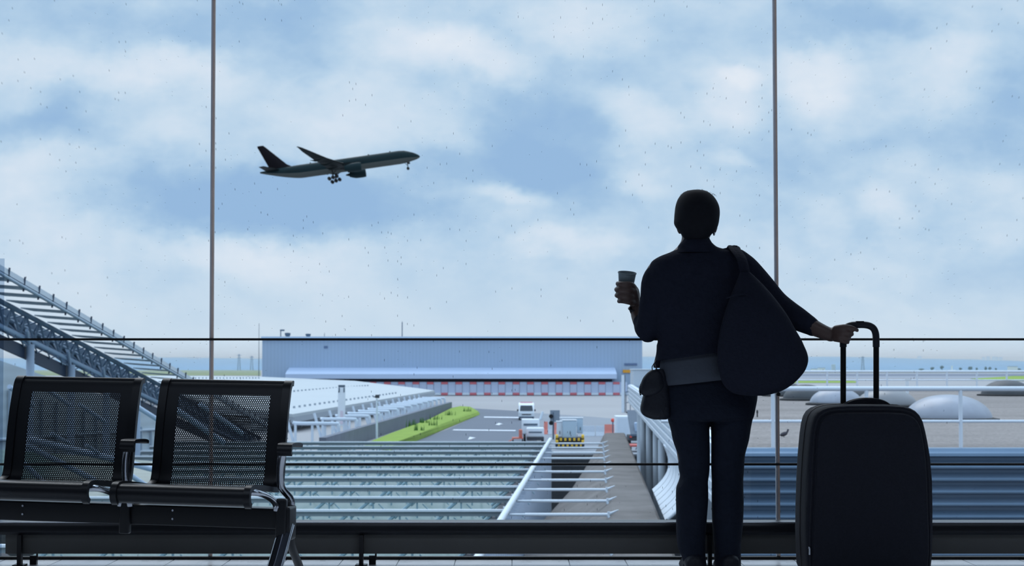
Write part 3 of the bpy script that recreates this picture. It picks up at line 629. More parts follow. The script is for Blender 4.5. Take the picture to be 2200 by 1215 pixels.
# raised grass bank with tufts
mb = MB(); top = [PZ(a, b, GZ) for a, b in [(780, 962), (820, 946), (915, 912), (969, 884), (992, 879.5), (1018, 881), (1031, 888), (1030, 891), (955, 922), (895, 948), (840, 968)]]
base = [p + Vector((0, 0, .05)) for p in top]; cx_ = sum((p.x for p in top))/len(top); cy_ = sum((p.y for p in top))/len(top)
mb.rings([base, [Vector((p.x*.93+cx_*.07, p.y*.985+cy_*.015, GZ+.45)) for p in base], [Vector((p.x*.8+cx_*.2, p.y*.96+cy_*.04, GZ+.7)) for p in base]])
gb = mb.build('grass_bank', grassm, smooth=False); tag(gb, 'bright green curved grass verge beside the service road', 'grass', kind='stuff')
random.seed(5); mb = MB()
for px, py in [(880, 925), (905, 920), (935, 912), (965, 902), (930, 926), (1000, 893), (895, 938)]:
    c = PZ(px, py, GZ); 
    for k in range(14):
        a_ = random.random()*6.28; r_ = random.random()*.8; h_ = random.uniform(.5, 1.1)
        mb.prism([c+Vector((r_*math.cos(a_), r_*math.sin(a_), .4)), c+Vector((r_*math.cos(a_)+.12, r_*math.sin(a_), .4)), c+Vector((r_*math.cos(a_)+.1, r_*math.sin(a_), .4+h_))], (.02, .06, 0))
tu = mb.build('grass_tufts', mat('dark_grass', (70, 112, 50), .95, var=.3, scale=2), gb, smooth=False, label='darker grass tufts'); tu['kind'] = 'stuff'
wm = mat('road_paint', (215, 220, 230), .7, var=.1, scale=2)
for i, (pts, lb) in enumerate([([(1040, 894.5), (1118, 895.5), (1118, 897.5), (1040, 896.5)], 'far white line painted across the service road'), ([(975, 922), (1108, 923.5), (1108, 925.5), (972, 924)], 'near white line painted across the service road'),
                 ([(1064, 912), (1072, 908), (1081, 910.5), (1075, 911), (1073, 913)], 'far white arrow painted on the service road'), ([(1005, 944), (1009, 938), (1022, 940), (1016, 941.5), (1012, 943)], 'near white arrow painted on the service road')]):
    q = [PZ(a, b, GZ+.08) for a, b in pts]; o = MB().prism(q, (0, 0, .02)).build('road_marking', wm, smooth=False); tag(o, lb, 'road marking')
# hills
hillm = mat('haze_blue_hill', (108, 148, 184), .95, var=.2, scale=.004)  # blue of the distance haze is put into the woods' own colour
def hill(xs, D0, D1, label):
    mb = MB(); rings = []
    for px, py in xs:
        f0 = P(px, 795, D0); f0.z = GZ; r = P(px, py, D1); b_ = Vector((r.x*1.2, D1*1.2, GZ))
        rings.append([f0, Vector(((f0.x*.6+r.x*.4), D0*.6+D1*.4, r.z*.55)), r, b_])
    mb.rings(rings, cap=False); o = mb.build('hills', hillm); tag(o, label, 'hills', kind='structure')
random.seed(11)
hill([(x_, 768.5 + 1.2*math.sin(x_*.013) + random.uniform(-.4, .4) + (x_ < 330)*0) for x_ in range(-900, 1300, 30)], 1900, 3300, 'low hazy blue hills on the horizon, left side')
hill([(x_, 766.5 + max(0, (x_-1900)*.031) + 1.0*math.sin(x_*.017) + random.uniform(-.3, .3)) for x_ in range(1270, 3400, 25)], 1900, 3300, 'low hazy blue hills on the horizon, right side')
# haze over the far distance
hm = bpy.data.materials.new('distance_haze'); hm.use_nodes = True; hn = hm.node_tree.nodes; hn.remove(hn['Principled BSDF'])
vsn = hn.new('ShaderNodeVolumeScatter'); vsn.inputs[0].default_value = (.66, .86, 1, 1); vsn.inputs['Density'].default_value = .0007
hm.node_tree.links.new(vsn.outputs[0], hn['Material Output'].inputs['Volume'])
o = MB().box((400, 3100, 4.5), (6000, 3800, 27)).build('haze', hm, smooth=False); tag(o, 'thin blue haze lying over the far airfield and hills', 'haze', kind='stuff')
# hangar
hx0, hx1 = P(563, 800, 389).x, P(1380, 800, 389).x; hz1 = P(900, 727.5, 389).z
clad = mat('lavender_blue_cladding', (160, 180, 204), .55, var=.04, scale=.1, wave=('X', .35, .06)); cladl = mat('pale_blue_cladding', (186, 202, 228), .5, var=.04, scale=.2)
hg = empty('hangar', 'long flat-roofed pale lavender-blue warehouse across the apron', 'building', loc=((hx0+hx1)/2, 389, GZ))
sub(MB().box(((hx0+hx1)/2, 419, (hz1+GZ)/2), (hx1-hx0, 60, hz1-GZ)), 'wall', clad, hg, smooth=False)
sub(MB().box(((hx0+hx1)/2, 418.7, hz1+.25), (hx1-hx0+.4, 60.8, .7)), 'roof_edge', mat('pale_roof_trim', (178, 200, 224), .5), hg, smooth=False)
cx0, cx1 = P(613, 800, 382).x, P(1325, 800, 382).x; za, zb = P(0, 797, 382).z, P(0, 813, 382).z
sub(MB().prism([(cx0, 389, za+.9), (cx0, 384, za), (cx0, 382, za-.7), (cx0, 382, zb), (cx0, 389, zb)], (cx1-cx0, 0, 0)), 'canopy', cladl, hg, smooth=False)
sub(MB().box(((cx0+cx1)/2, 386.5, (zb+P(0, 822, 386).z)/2), (cx1-cx0-2, 4.5, .9)), 'gap_shade_strip', mat('gap_shade', (52, 62, 78), .9), hg, smooth=False)  # solid strip painted dark for the shade in the gap below the canopy
sub(MB().box(P(1347.5, 797, 388.8), (P(1357, 0, 388).x-P(1338.5, 0, 388).x, .3, .75)), 'sign_board', mat('orange_sign', (228, 160, 50), .6), hg, 'orange sign')
for k, (a_, b_) in enumerate(((700, 745), (1355, 782))):
    sub(MB().box(P(a_, b_, 388.9), (3.2 if k else .9, .25, .5)), 'wall_vent', mat('vent_grey', (96, 116, 150), .7), hg)
roofgrey = mat('roof_unit_grey', (84, 100, 118), .7)
def rooftop(kind, px, py0, w_, label):
    base_ = Vector((P(px, 727, 395).x, 395, hz1+.6))
    h_ = P(px, py0, 395).z - base_.z; wd = w_/F*395
    r = empty(kind, label, kind.replace('_', ' '), loc=base_)
    if kind == 'roof_fan':
        sub(MB().cyl(base_, base_+Vector((0, 0, h_*.3)), wd*.36).cyl(base_+Vector((0, 0, h_*.3)), base_+Vector((0, 0, h_*.85)), wd*.5), 'housing', roofgrey, r)
        sub(MB().lathe(base_+Vector((0, 0, h_*.8)), [(wd*.56, 0), (wd*.5, h_*.12), (.05, h_*.2)], 20), 'cap', roofgrey, r)
    else:
        sub(MB().cyl(base_, base_+Vector((0, 0, h_)), wd/2), 'pole', roofgrey, r)
        if kind == 'roof_lamp': sub(MB().box(base_+Vector((.4, 0, h_)), (1.1, .5, .4)), 'lamp_head', roofgrey, r)
        else: sub(MB().cyl(base_+Vector((0, 0, h_)), base_+Vector((0, 0, h_+.3)), wd*.2), 'tip', roofgrey, r)
rooftop('roof_fan', 618, 714, 12, 'grey round ventilator on the warehouse roof, left one'); rooftop('roof_fan', 662, 716, 11, 'grey round ventilator on the warehouse roof, right one')
rooftop('roof_lamp', 603, 709, 2.2, 'lamp on a short pole at the left end of the warehouse roof'); rooftop('roof_mast', 864, 692, 2, 'thin tall mast above the middle of the warehouse roof'); rooftop('roof_mast', 697, 716, 1.2, 'small thin aerial on the warehouse roof right of the ventilators')
b0 = PZ(556, 812, GZ); o = MB().tube([b0, Vector((b0.x, b0.y, P(556, 694, b0.y).z))], [.2, .12], 12).build('flag_mast', roofgrey); tag(o, 'thin tall grey mast left of the warehouse', 'mast')
# red and white hoarding in front of the hangar
hd = empty('hoarding', 'long site hoarding of pale panels with red blocks in front of the warehouse', 'fence', loc=(P(1100, 848, 384).x, 384, GZ))
red = mat('faded_red', (206, 112, 122), .7); pale = mat('pale_panel', (186, 198, 222), .6, var=.04, scale=.4); wh = mat('panel_white', (215, 224, 236), .6)
DHo = 383; zt1, zt2, zb2, zb1_ = [P(0, y, DHo).z for y in (820, 825, 843, 848)]
k = 0; x_ = 705.0
while x_ < 1334:
    isr = (k % 2 == 0); w_ = 14.5 if isr else 16
    a_, b_ = P(x_, 0, DHo).x, P(x_+w_, 0, DHo).x
    p = sub(MB().box(((a_+b_)/2, DHo + (.0 if isr else .15), (zt1+zb1_)/2), (b_-a_-.06, .25, zt1-zb1_)), 'panel', pale, hd, smooth=False)
    if isr:
        sub(MB().box(((a_+b_)/2, DHo-.16, (zt1+zt2)/2), (b_-a_-.06, .1, zt1-zt2)), 'red_block', red, p, 'red block', smooth=False)
    sub(MB().box(((a_+b_)/2, DHo-.3, (zb2+zb1_)/2), (b_-a_-.06, .5, zb2-zb1_)), 'base_block', red if isr else wh, p, 'red block' if isr else 'white block', smooth=False)
    x_ += w_; k += 1
# grey post with ladder right of hoarding
DL = 250
o = empty('gate_post', 'tall pale grey post standing right of the hoarding', 'post', loc=(P(1336, 0, DL).x, DL, GZ))
zT, zB = P(0, 805, DL).z, GZ
sub(MB().box((P(1336.5, 0, DL).x, DL, (zT+zB)/2), (.45, .4, zT-zB)), 'post', wsteel, o); sub(MB().box((P(1340, 0, DL).x, DL+.1, (zT+zB)/2), (.16, .4, zT-zB)), 'dark_edge', conc2, o)
mb = MB(); xa, xb = P(1343, 0, DL).x, P(1352, 0, DL).x
mb.box(((xa+xb)/2, DL, P(0, 841, DL).z), (xb-xa, .15, .15)).box((xb, DL, (P(0, 841, DL).z+GZ)/2), (.12, .12, P(0, 841, DL).z-GZ)).box((xa, DL, (P(0, 841, DL).z+GZ)/2), (.12, .12, P(0, 841, DL).z-GZ)).box(((xa+xb)/2, DL, P(0, 864, DL).z), (xb-xa, .12, .12))
o = mb.build('barrier_frame', roofgrey, smooth=False); tag(o, 'thin dark metal frame between grey post and white cladding', 'frame')
# ------------------------------------------------------------------ low pale roof left of centre
lr = empty('low_roof_building', 'low building with a broad pale whitish roof beside the service road', 'building', loc=(P(629, 890, 177).x, 177, GZ))
proof = mat('pale_roof_membrane', (176, 184, 190), .6, var=.06, scale=.15); eav = mat('grey_fascia', (158, 166, 176), .7)
cor = [P(300, 806, 340), P(455, 868, 200), P(629, 889, 177), P(934, 838.5, 285), P(896, 833, 320), P(762, 817.5, 372), P(558, 808.5, 372)]
mb = MB(); up = [Vector(p) for p in cor]; lo_ = [p - Vector((0, 0, .35)) for p in up]
mb.rings([lo_, up], cap=False)
for pl_ in (up, lo_):
    for i in range(1, len(pl_)-1): mb.bm.faces.new([mb.bm.verts.new(q_) for q_ in (pl_[0], pl_[i], pl_[i+1])])
sub(mb, 'roof', proof, lr, smooth=False)
A, B = cor[2], cor[3]; E = cor[1]
for i, (s0, s1) in enumerate(((A, B), (E, A))):
    sub(MB().prism([s0+Vector((0, .1, -.3)), s0+Vector((0, .5, -.3)), s0+Vector((0, .5, -1.0)), s0+Vector((0, .1, -1.0))], s1-s0), 'fascia', eav, lr, smooth=False)
def on_roof(px, py):                  # point of the roof plane fan under a pixel
    o_ = Vector((0, 0, CZ)); d_ = P(px, py, 100) - o_; best = None
    for i in range(1, len(cor)-1):
        t_ = [cor[0], cor[i], cor[i+1]]
        n_ = (t_[1]-t_[0]).cross(t_[2]-t_[0]); h_ = o_ + d_*((t_[0]-o_).dot(n_)/d_.dot(n_))
        c_ = [(t_[(j+1) % 3]-t_[j]).cross(h_-t_[j]).dot(n_) for j in range(3)]
        if all(x_ >= 0 for x_ in c_): best = h_
    return best or P(px, py, 250)
def dotrow(p0, p1, n, sz):
    mb = MB()
    for k in range(n): mb.box(p0.lerp(p1, k/(n-1)) + Vector((0, 0, sz*.5)), (sz, sz, sz))
    sub(mb, 'roof_fixings', eav, lr, smooth=False)
dotrow(on_roof(632, 876), on_roof(850, 845), 26, .26)
dotrow(on_roof(632, 841), on_roof(790, 829), 24, .28); dotrow(on_roof(420, 813), on_roof(556, 812.5), 20, .3)
# side of the building under the eaves: struts, walkway edge, dark glazing
inw = Vector((-4, 0, 0))
a0, a1 = Vector((A.x-2, A.y+1, 0)), Vector((B.x-3, B.y+2, 0))
mb = MB(); mb.prism([Vector((a0.x, a0.y, GZ)), Vector((a0.x-3, a0.y, GZ)), Vector((a0.x-3, a0.y, A.z-.4)), Vector((a0.x, a0.y, A.z-.4))], Vector((a1.x-a0.x, a1.y-a0.y, 0)))
sub(mb, 'side_glazing', mat('dark_side_glass', (86, 98, 110), .4, var=.3, scale=.4, wave=('DIAGONAL', .6, .25)), lr, smooth=False)
w0, w1 = P(600, 911, 174), P(905, 857, 278)
sub(MB().prism([w0, w0+Vector((0, 1.5, 0)), w0+Vector((0, 1.5, -.45)), w0+Vector((0, 0, -.45))], w1-w0), 'walkway', eav, lr, smooth=False)
random.seed(9)
for k in range(12):
    t = k/11; p = A.lerp(B, t); q = w0.lerp(w1, min(1, t+.04))
    sub(MB().tube([p+Vector((0, .4, -.5)), q], .09, 8), 'strut', conc, lr)
    if k % 2: sub(MB().tube([q, Vector((q.x-1, q.y+1, GZ))], .08, 8), 'strut', wsteel, lr)
# retaining wall by the grass
wl = MB(); wp0, wp1 = PZ(700, 978, GZ), PZ(971, 883, GZ)
h0 = 1.55; wl.prism([wp0, wp0+Vector((-.6, .1, 0)), wp0+Vector((-.6, .1, h0)), wp0+Vector((0, 0, h0))], Vector((wp1.x-wp0.x, wp1.y-wp0.y, 0)))
o = wl.build('retaining_wall', mat('grey_blockwork', (112, 118, 132), .9, var=.2, scale=.8), smooth=False); tag(o, 'long low grey wall between grass verge and white portal frames', 'wall')
# white portal frames behind the wall
frm = mat('white_frame_steel', (206, 218, 232), .5, var=.04)
NF = 15
for k in range(NF):
    t = (k/(NF-1))**.85
    p = wp0.lerp(wp1, .1 + .88*t) + Vector((-1.0, .6, 0))
    Dk = p.y; wid = 4.2 if k == 0 else 3.6
    fr = empty('portal_frame', 'white portal frame in the row behind the low grey wall', 'frame', 'white portal frames behind the low grey wall', loc=(p.x, p.y, GZ))
    T = 2.25; mb = MB()
    q = crv([(p.x, Dk, GZ), (p.x, Dk, GZ+T-.5), (p.x-.1, Dk, GZ+T-.1), (p.x-.45, Dk, GZ+T), (p.x-wid+.3, Dk+.4, GZ+T), (p.x-wid, Dk+.4, GZ+T+.1)], 4)
    mb.tube(q, .19, 8); sub(mb, 'top_beam', frm, fr)
    for dx in (1.3, 2.5, wid-.1): sub(MB().box((p.x-dx, Dk+.3, GZ+T/2), (.22, .25, T)), 'post', frm, fr, smooth=False)
    sub(MB().tube([(p.x-wid, Dk+.4, GZ+.1), (p.x-wid-.8, Dk+.5, GZ+T+.6)], .14, 8), 'brace', frm, fr)
# pylon sign and lamp post
D_ = 165
g = Vector((P(737, 0, D_).x, D_, GZ)); sg = empty('pylon_sign', 'tall white slab sign on a post in front of the pale roof', 'sign', loc=g)
zt1_, zb3 = P(0, 832, D_).z, P(0, 914, D_).z
sub(MB().box((g.x, D_, (zt1_+zb3)/2), (.78, .3, zt1_-zb3), bevel=.05), 'board', white, sg)
sub(MB().box((g.x+.02, D_-.17, zb3+.9), (.3, .04, 1.4)), 'faded_lettering', mat('faded_rose', (216, 205, 218), .7), sg)
sub(MB().box((g.x, D_, zt1_+.15), (.7, .3, .25)).box((g.x-.25, D_-.17, zt1_-.25), (.12, .05, .5), rx=.0).box((g.x+.28, D_-.17, zt1_-.25), (.12, .05, .5)), 'lamp_bracket', roofgrey, sg)
for dx in (-.28, .28): sub(MB().cyl((g.x+dx, D_, GZ), (g.x+dx, D_, zb3), .07), 'post', roofgrey, sg)
D_ = 158; g = Vector((P(812, 0, D_).x, D_, GZ)); lp = empty('lamp_post', 'slim pale lamp post with dark head in front of the retaining wall', 'lamp post', loc=g)
sub(MB().tube([g, Vector((g.x, D_, P(0, 856, D_).z))], [.13, .09], 10), 'pole', wsteel, lp); sub(MB().box((g.x+.05, D_, P(0, 851, D_).z), (.42, .4, .35), bevel=.05).box((g.x-.2, D_, P(0, 852, D_).z), (.3, .2, .1)), 'lamp_head', conc2, lp)
# ------------------------------------------------------------------ vehicles and cabinets on the apron
glassd = mat('dark_vehicle_glass', (40, 50, 62), .15, var=.05); tyre = mat('tyre_rubber', (28, 28, 32), .9)
def vehicle_van(px, py, D, w_, h_, l_, label):
    g = Vector((P(px, py, D).x, D, GZ+.06)); r = empty('van', label, 'van', loc=g)
    prof = [(0, .35), (0, h_*.48), (.15, h_*.55), (l_*.16, h_*.9), (l_*.24, h_*.98), (l_*.95, h_), (l_, h_*.9), (l_, .35)]
    mb = MB(); mb.prism([g+Vector((-w_/2, y, z)) for y, z in prof], (w_, 0, 0)); bmesh.ops.bevel(mb.bm, geom=mb.bm.edges[:], offset=.07, segments=2, affect='EDGES')
    sub(mb, 'body', white, r)
    sub(MB().prism([g+Vector((x_, y, z)) for x_, y, z in ((-w_*.42, .1, h_*.56), (w_*.42, .1, h_*.56), (w_*.38, l_*.15-.06, h_*.86), (-w_*.38, l_*.15-.06, h_*.86))], (0, -.04, .01)), 'windscreen', glassd, r, smooth=False)
    sub(MB().box(g+Vector((0, -.03, h_*.34)), (w_*.6, .05, .14)), 'grille', conc2, r); sub(MB().box(g+Vector((0, -.05, .42)), (w_*.98, .14, .22), bevel=.03), 'bumper', roofgrey, r)
    for sx_ in (-1, 1):
        sub(MB().box(g+Vector((sx_*(w_/2+.12), l_*.15, h_*.58)), (.2, .12, .28), bevel=.03), 'mirror', conc2, r); sub(MB().box(g+Vector((sx_*w_*.38, -.03, h_*.42)), (.25, .05, .18)), 'headlamp', mat('lamp_lens', (235, 240, 245), .1), r)
        sub(MB().box(g+Vector((sx_*(w_/2+.005), l_*.3, h_*.72)), (.02, l_*.16, h_*.24)), 'side_window', glassd, r)
        for yy_ in (.16, .8): sub(MB().tube([g+Vector((sx_*(w_/2-.02), l_*yy_, .33)), g+Vector((sx_*(w_/2-.22), l_*yy_, .33))], .34, 18), 'wheel', tyre, r)
    sub(MB().box(g+Vector((0, l_*.35, h_+.08)), (w_*.8, .3, .14)), 'roof_bar', mat('pink_red', (222, 150, 158), .6), r, 'reddish light bar')
    return r
vehicle_van(1131, 903, 214, 2.15, 2.35, 5.4, 'white van seen from the front parked on the service road')
# small luggage truck
D_ = 153; g = Vector((P(1148, 943, D_).x, D_, GZ+.06)); r = empty('luggage_truck', 'low white service truck with dark skirt standing behind the van', 'truck', loc=g)
sub(MB().box(g+Vector((.1, .9, 1.0)), (1.75, 1.8, .95), bevel=.15), 'front_body', white, r); sub(MB().box(g+Vector((.1, 1.0, .42)), (1.7, 2.6, .35), bevel=.05), 'skirt', conc2, r)
sub(MB().box(g+Vector((-.35, 3.1, 1.5)), (1.8, 1.9, 1.5), bevel=.1), 'cab', white, r); sub(MB().box(g+Vector((-.35, 2.13, 1.72)), (1.4, .05, .2)), 'louvre', roofgrey, r)
sub(MB().box(g+Vector((.1, -.02, 1.05)), (1.3, .05, .12)), 'stripe', roofgrey, r); sub(MB().cyl(g+Vector((.65, 3, 2.2)), g+Vector((.9, 3, 3.0)), .12), 'beacon_arm', wsteel, r)
for a_ in (-.85, .95):
    for b_ in (.35, 3.3): sub(MB().tube([g+Vector((a_, b_, .35)), g+Vector((a_-.2, b_, .35))], .35, 18), 'wheel', tyre, r)
# trailer hitch cart beside it
orange = mat('worn_orange', (205, 120, 105), .8)
g = Vector((P(1112, 944, 152).x, 152, GZ+.06)); r = empty('baggage_cart', 'small rusty red cart just left of the low service truck', 'cart', loc=g)
sub(MB().box(g+Vector((0, .6, .5)), (1.1, 1.6, .12)).box(g+Vector((.3, .5, .95)), (.35, .9, .8), bevel=.1), 'platform', orange, r); sub(MB().tube([g+Vector((-.3, 0, .5)), g+Vector((-.9, -.7, .2))], .06, 8), 'drawbar', orange, r)
for a_ in (-.4, .55): sub(MB().tube([g+Vector((a_, .6, .25)), g+Vector((a_-.12, .6, .25))], .25, 14), 'wheel', tyre, r)
# sign board on pole
D_ = 160; g = Vector((P(1188, 0, D_).x, D_, GZ+.06)); r = empty('board_on_pole', 'square grey board with two dark lamps on a thin pole', 'sign', loc=g)
sub(MB().cyl(g, g+Vector((0, 0, P(0, 885, D_).z-g.z)), .09), 'pole', roofgrey, r); sub(MB().box(Vector((P(1191.5, 0, D_).x, D_, P(0, 893, D_).z)), (1.0, .15, 1.2)), 'board', mat('board_grey', (134, 146, 160), .6), r)
for py_ in (893.5, 908): sub(MB().cyl(Vector((P(1183, 0, D_).x, D_-.1, P(0, py_, D_).z)), Vector((P(1183, 0, D_).x, D_-.4, P(0, py_, D_).z)), .22), 'lamp', tyre, r)
# power cabinets on a yellow and black crash base
pb = mat('pale_blue_cabinet', (188, 208, 224), .45, var=.03); yel = mat('hazard_yellow', (236, 190, 60), .6); blk = mat('hazard_black', (36, 42, 56), .7)
D_ = 143
def cabinet(x0, x1, y0, y1, D, dep, m, label):
    a_, b_ = P(x0, 0, D).x, P(x1, 0, D).x; z1, z0 = P(0, y0, D).z, P(0, y1, D).z
    r = empty('power_cabinet', label, 'cabinet', loc=((a_+b_)/2, D, z0))
    sub(MB().box(((a_+b_)/2, D+dep/2, (z0+z1)/2), (b_-a_, dep, z1-z0), bevel=.04), 'body', m, r)
    sub(MB().box(((a_+b_)/2, D-.015, (z0+z1)/2), ((b_-a_)*.86, .03, (z1-z0)*.92)), 'door', m, r)
    sub(MB().box(((a_+b_)/2+(b_-a_)*.05, D-.05, z0+(z1-z0)*.3), (.05, .05, .3)), 'handle', conc2, r)
    sub(MB().box(((a_+b_)/2, D+dep/2, z1+.04), (b_-a_+.1, dep+.1, .08)), 'cap', white, r)
cabinet(1208, 1237, 903, 940, D_, 1.0, pb, 'large pale blue power cabinet, foremost of the cluster on the hazard-striped base')
cabinet(1195.5, 1206.5, 906, 938, D_+.4, 1.0, white, 'narrow white power cabinet at the left of the cluster'); cabinet(1239, 1251, 898, 930, D_+1.2, .9, pb, 'pale blue power cabinet at the right of the cluster'); cabinet(1203, 1240, 898, 915, D_+2.4, 1.0, white, 'wide white power cabinet at the back of the cluster')
a_, b_ = P(1192, 0, D_-.6).x, P(1254, 0, D_-.6).x; zt3, zb3 = P(0, 940, D_).z, GZ+.06
r = empty('crash_base', 'yellow and black striped barrier frame under the power cabinets', 'barrier', loc=((a_+b_)/2, D_, zb3))
sub(MB().box(((a_+b_)/2, D_+1.2, zt3-.12), (b_-a_-.3, 3.6, .2)), 'plinth', blk, r)
sub(MB().box(((a_+b_)/2, D_+1.2, (zt3-.2+zb3)/2), (b_-a_-.5, 3.2, zt3-.2-zb3)), 'plinth_foot', conc2, r)
n_ = 13
for row, zz in enumerate((zt3-.1, zt3-.62)):
    for k in range(n_):
        sub(MB().box((a_+(k+.5)*(b_-a_)/n_, D_-.72, zz), ((b_-a_)/n_-.005, .14, .26)), 'hazard_block', yel if (k+row) % 2 == 0 else blk, r, 'yellow block' if (k+row) % 2 == 0 else 'black block', smooth=False)
for X in (a_+.15, b_-.15): 
    for z_ in (zt3+.15, zt3-.3): sub(MB().tube([(X-.12, D_-.7, z_), (X+.12, D_-.7, z_)], .2, 14), 'bumper_roller', yel, r)
    sub(MB().box((X, D_-.7, (zt3+zb3)/2), (.2, .2, zt3-zb3)), 'post', blk, r)
# barriers and containers
def block_barrier(px0, px1, py, D, h_, m, name, label, cat):
    a_, b_ = P(px0, 0, D).x, P(px1, 0, D).x; mb = MB(); z = GZ+.05
    mb.prism([(a_, D-.3, z), (a_, D-.12, z+h_*.4), (a_, D-.08, z+h_), (a_, D+.08, z+h_), (a_, D+.12, z+h_*.4), (a_, D+.3, z)], (b_-a_, 0, 0)); o = mb.build(name, m, smooth=False, at=((a_+b_)/2, D, z)); tag(o, label, cat)
rw = mat('coral_red', (232, 140, 128), .7); lg_ = mat('light_plastic', (206, 214, 226), .6)
block_barrier(1250, 1276, 930, 168, 1.1, lg_, 'road_barrier', 'pale grey barrier right behind the power cabinets', 'barrier'); block_barrier(1278, 1296, 930, 168, 1.1, lg_, 'road_barrier', 'pale grey barrier in the middle of the row behind the concrete ridge', 'barrier'); block_barrier(1297, 1322, 930, 168, 1.25, rw, 'road_barrier', 'coral red barrier at the right end of the row', 'barrier')
block_barrier(1168, 1176, 925, 172, 1.4, rw, 'road_barrier', 'coral red barrier just right of the low service truck', 'barrier'); block_barrier(1177, 1184, 925, 172, 1.4, lg_, 'road_barrier', 'pale barrier left of the board on the pole', 'barrier'); block_barrier(1190, 1196, 925, 172, 1.3, rw, 'road_barrier', 'coral red barrier right of the board on the pole', 'barrier')
g = Vector((P(1314, 0, 167).x, 166.5, GZ+.05)); r = empty('warning_post', 'thin post with a red top by the coral barrier', 'post', loc=g); sub(MB().cyl(g, g+Vector((0, 0, 1.6)), .06), 'pole', roofgrey, r); sub(MB().ell(g+Vector((0, 0, 1.75)), (.2, .2, .22)), 'red_top', mat('signal_red', (235, 90, 75), .5), r)
g = Vector((P(1337, 0, 160).x, 160, GZ+.05)); r = empty('container', 'white box container beyond the end of the concrete ridge', 'container', loc=g)
sub(MB().box(g+Vector((0, 1.5, 1.25)), (1.5, 3, 2.3), bevel=.05), 'body', white, r); sub(MB().box(g+Vector((0, -.02, 1.25)), (1.2, .04, 2.0)), 'door', wsteel, r); sub(MB().box(g+Vector((0, 1.5, .05)), (1.4, 2.8, .1)), 'base_frame', conc2, r)
g = Vector((P(1364, 0, 150).x, 150, GZ+.05)); r = empty('belt_loader', 'dark conveyor belt loader with red lights by the white columns', 'loader', loc=g)
sub(MB().box(g+Vector((.1, 1.6, .6)), (1.6, 3, .5), bevel=.08), 'chassis', conc2, r); sub(MB().prism([g+Vector((-.5, 0, .8)), g+Vector((.7, 0, .8)), g+Vector((.7, 0, 1.0)), g+Vector((-.5, 0, 1.0))], (0, 5, 2.2)), 'belt', roofgrey, r); sub(MB().box(g+Vector((.35, 1.2, 1.5)), (.8, 1.2, 1.2), bevel=.08), 'cab', mat('blue_grey_cab', (170, 190, 215), .4), r)
sub(MB().box(g+Vector((0, 5.3, 2.95)), (1.1, .6, .12)), 'top_bumper', tyre, r)
for a_ in (-.5, .6):
    sub(MB().box(g+Vector((a_, .05, .75)), (.2, .06, .16)), 'tail_light', mat('signal_red', (235, 90, 75)), r)
    for b_ in (.5, 2.7): sub(MB().tube([g+Vector((a_*1.25, b_, .32)), g+Vector((a_*1.25+.15, b_, .32))], .32, 16), 'wheel', tyre, r)
g = Vector((P(1367, 0, 137).x, 137, GZ+.05)); r = empty('tow_trailer', 'low flat red trailer nearest to the white columns', 'trailer', loc=g)
sub(MB().box(g+Vector((0, 1.2, .55)), (1.2, 2.4, .16), bevel=.03), 'deck', mat('brick_red', (190, 92, 88), .7), r); sub(MB().tube([g+Vector((0, 0, .5)), g+Vector((-.2, -.8, .3))], .05, 8), 'drawbar', conc2, r)
for a_ in (-.5, .5):
    for b_ in (.4, 1.9): sub(MB().tube([g+Vector((a_, b_, .24)), g+Vector((a_*1.3, b_, .24))], .24, 14), 'wheel', tyre, r)
# ------------------------------------------------------------------ glazed roof with girders
ZR = -3.1; HR = CZ - ZR
tealg = mat('teal_roof_glass', (100, 124, 122), .25, var=.12, scale=.5, spec=.4, wave=('Y', 1.4, .12)); webm = mat('grey_girder_web', (136, 148, 156), .6, var=.12, scale=2)
wtop = mat('girder_white', (222, 230, 240), .45, var=.05, scale=2); tealw = mat('pale_teal_steel', (150, 182, 196), .5, var=.06)
gr = empty('glazed_roof', 'long greenish glazed roof carried by white girders below the window', 'roof', loc=(-5, 60, -6))
ys = [1094.5, 1066.5, 1044, 1023.5, 1006, 989.5, 977, 966, 957, 948.5]
Ds = [F*HR/(y-781) for y in ys]; pitch = (Ds[-1]-Ds[0])/(len(Ds)-1)
GD = [Ds[0]+pitch*k for k in range(-4, len(Ds))]
XLt = lambda D: -7.5 - .135*D
for D in GD:
    x1 = lat(-2.38, D, 0).x; x0 = XLt(D)
    gi = sub(MB().box(((x0+x1)/2, D, ZR), (x1-x0, .14, .06)), 'girder', wtop, gr, smooth=False)
    sub(MB().box(((x0+x1)/2, D+.03, ZR-.095), (x1-x0, .05, .13)), 'web', webm, gi, smooth=False)
    mb = MB(); px_ = x1 - .5; bay = 1.32
    while px_ > x0+1:
        mb.tube([(px_, D+.06, ZR-.14), (px_-.55, D+.12, ZR-.62)], .05, 6); mb.tube([(px_+.14, D+.06, ZR-.14), (px_+.14, D+.12, ZR-.62)], .03, 6); mb.tube([(px_+.3, D+.08, ZR-.2), (px_+.7, D+.12, ZR-.6)], .018, 6)
        px_ -= bay
    sub(mb, 'truss_bracing', tealw, gi, smooth=False)
    sub(MB().box(((x0+x1)/2-.1, D+pitch*.5+.1, ZR-1.05), (x1-x0-.4, pitch*.92, .05), rx=math.radians(7)), 'glazing', tealg, gr, smooth=False)
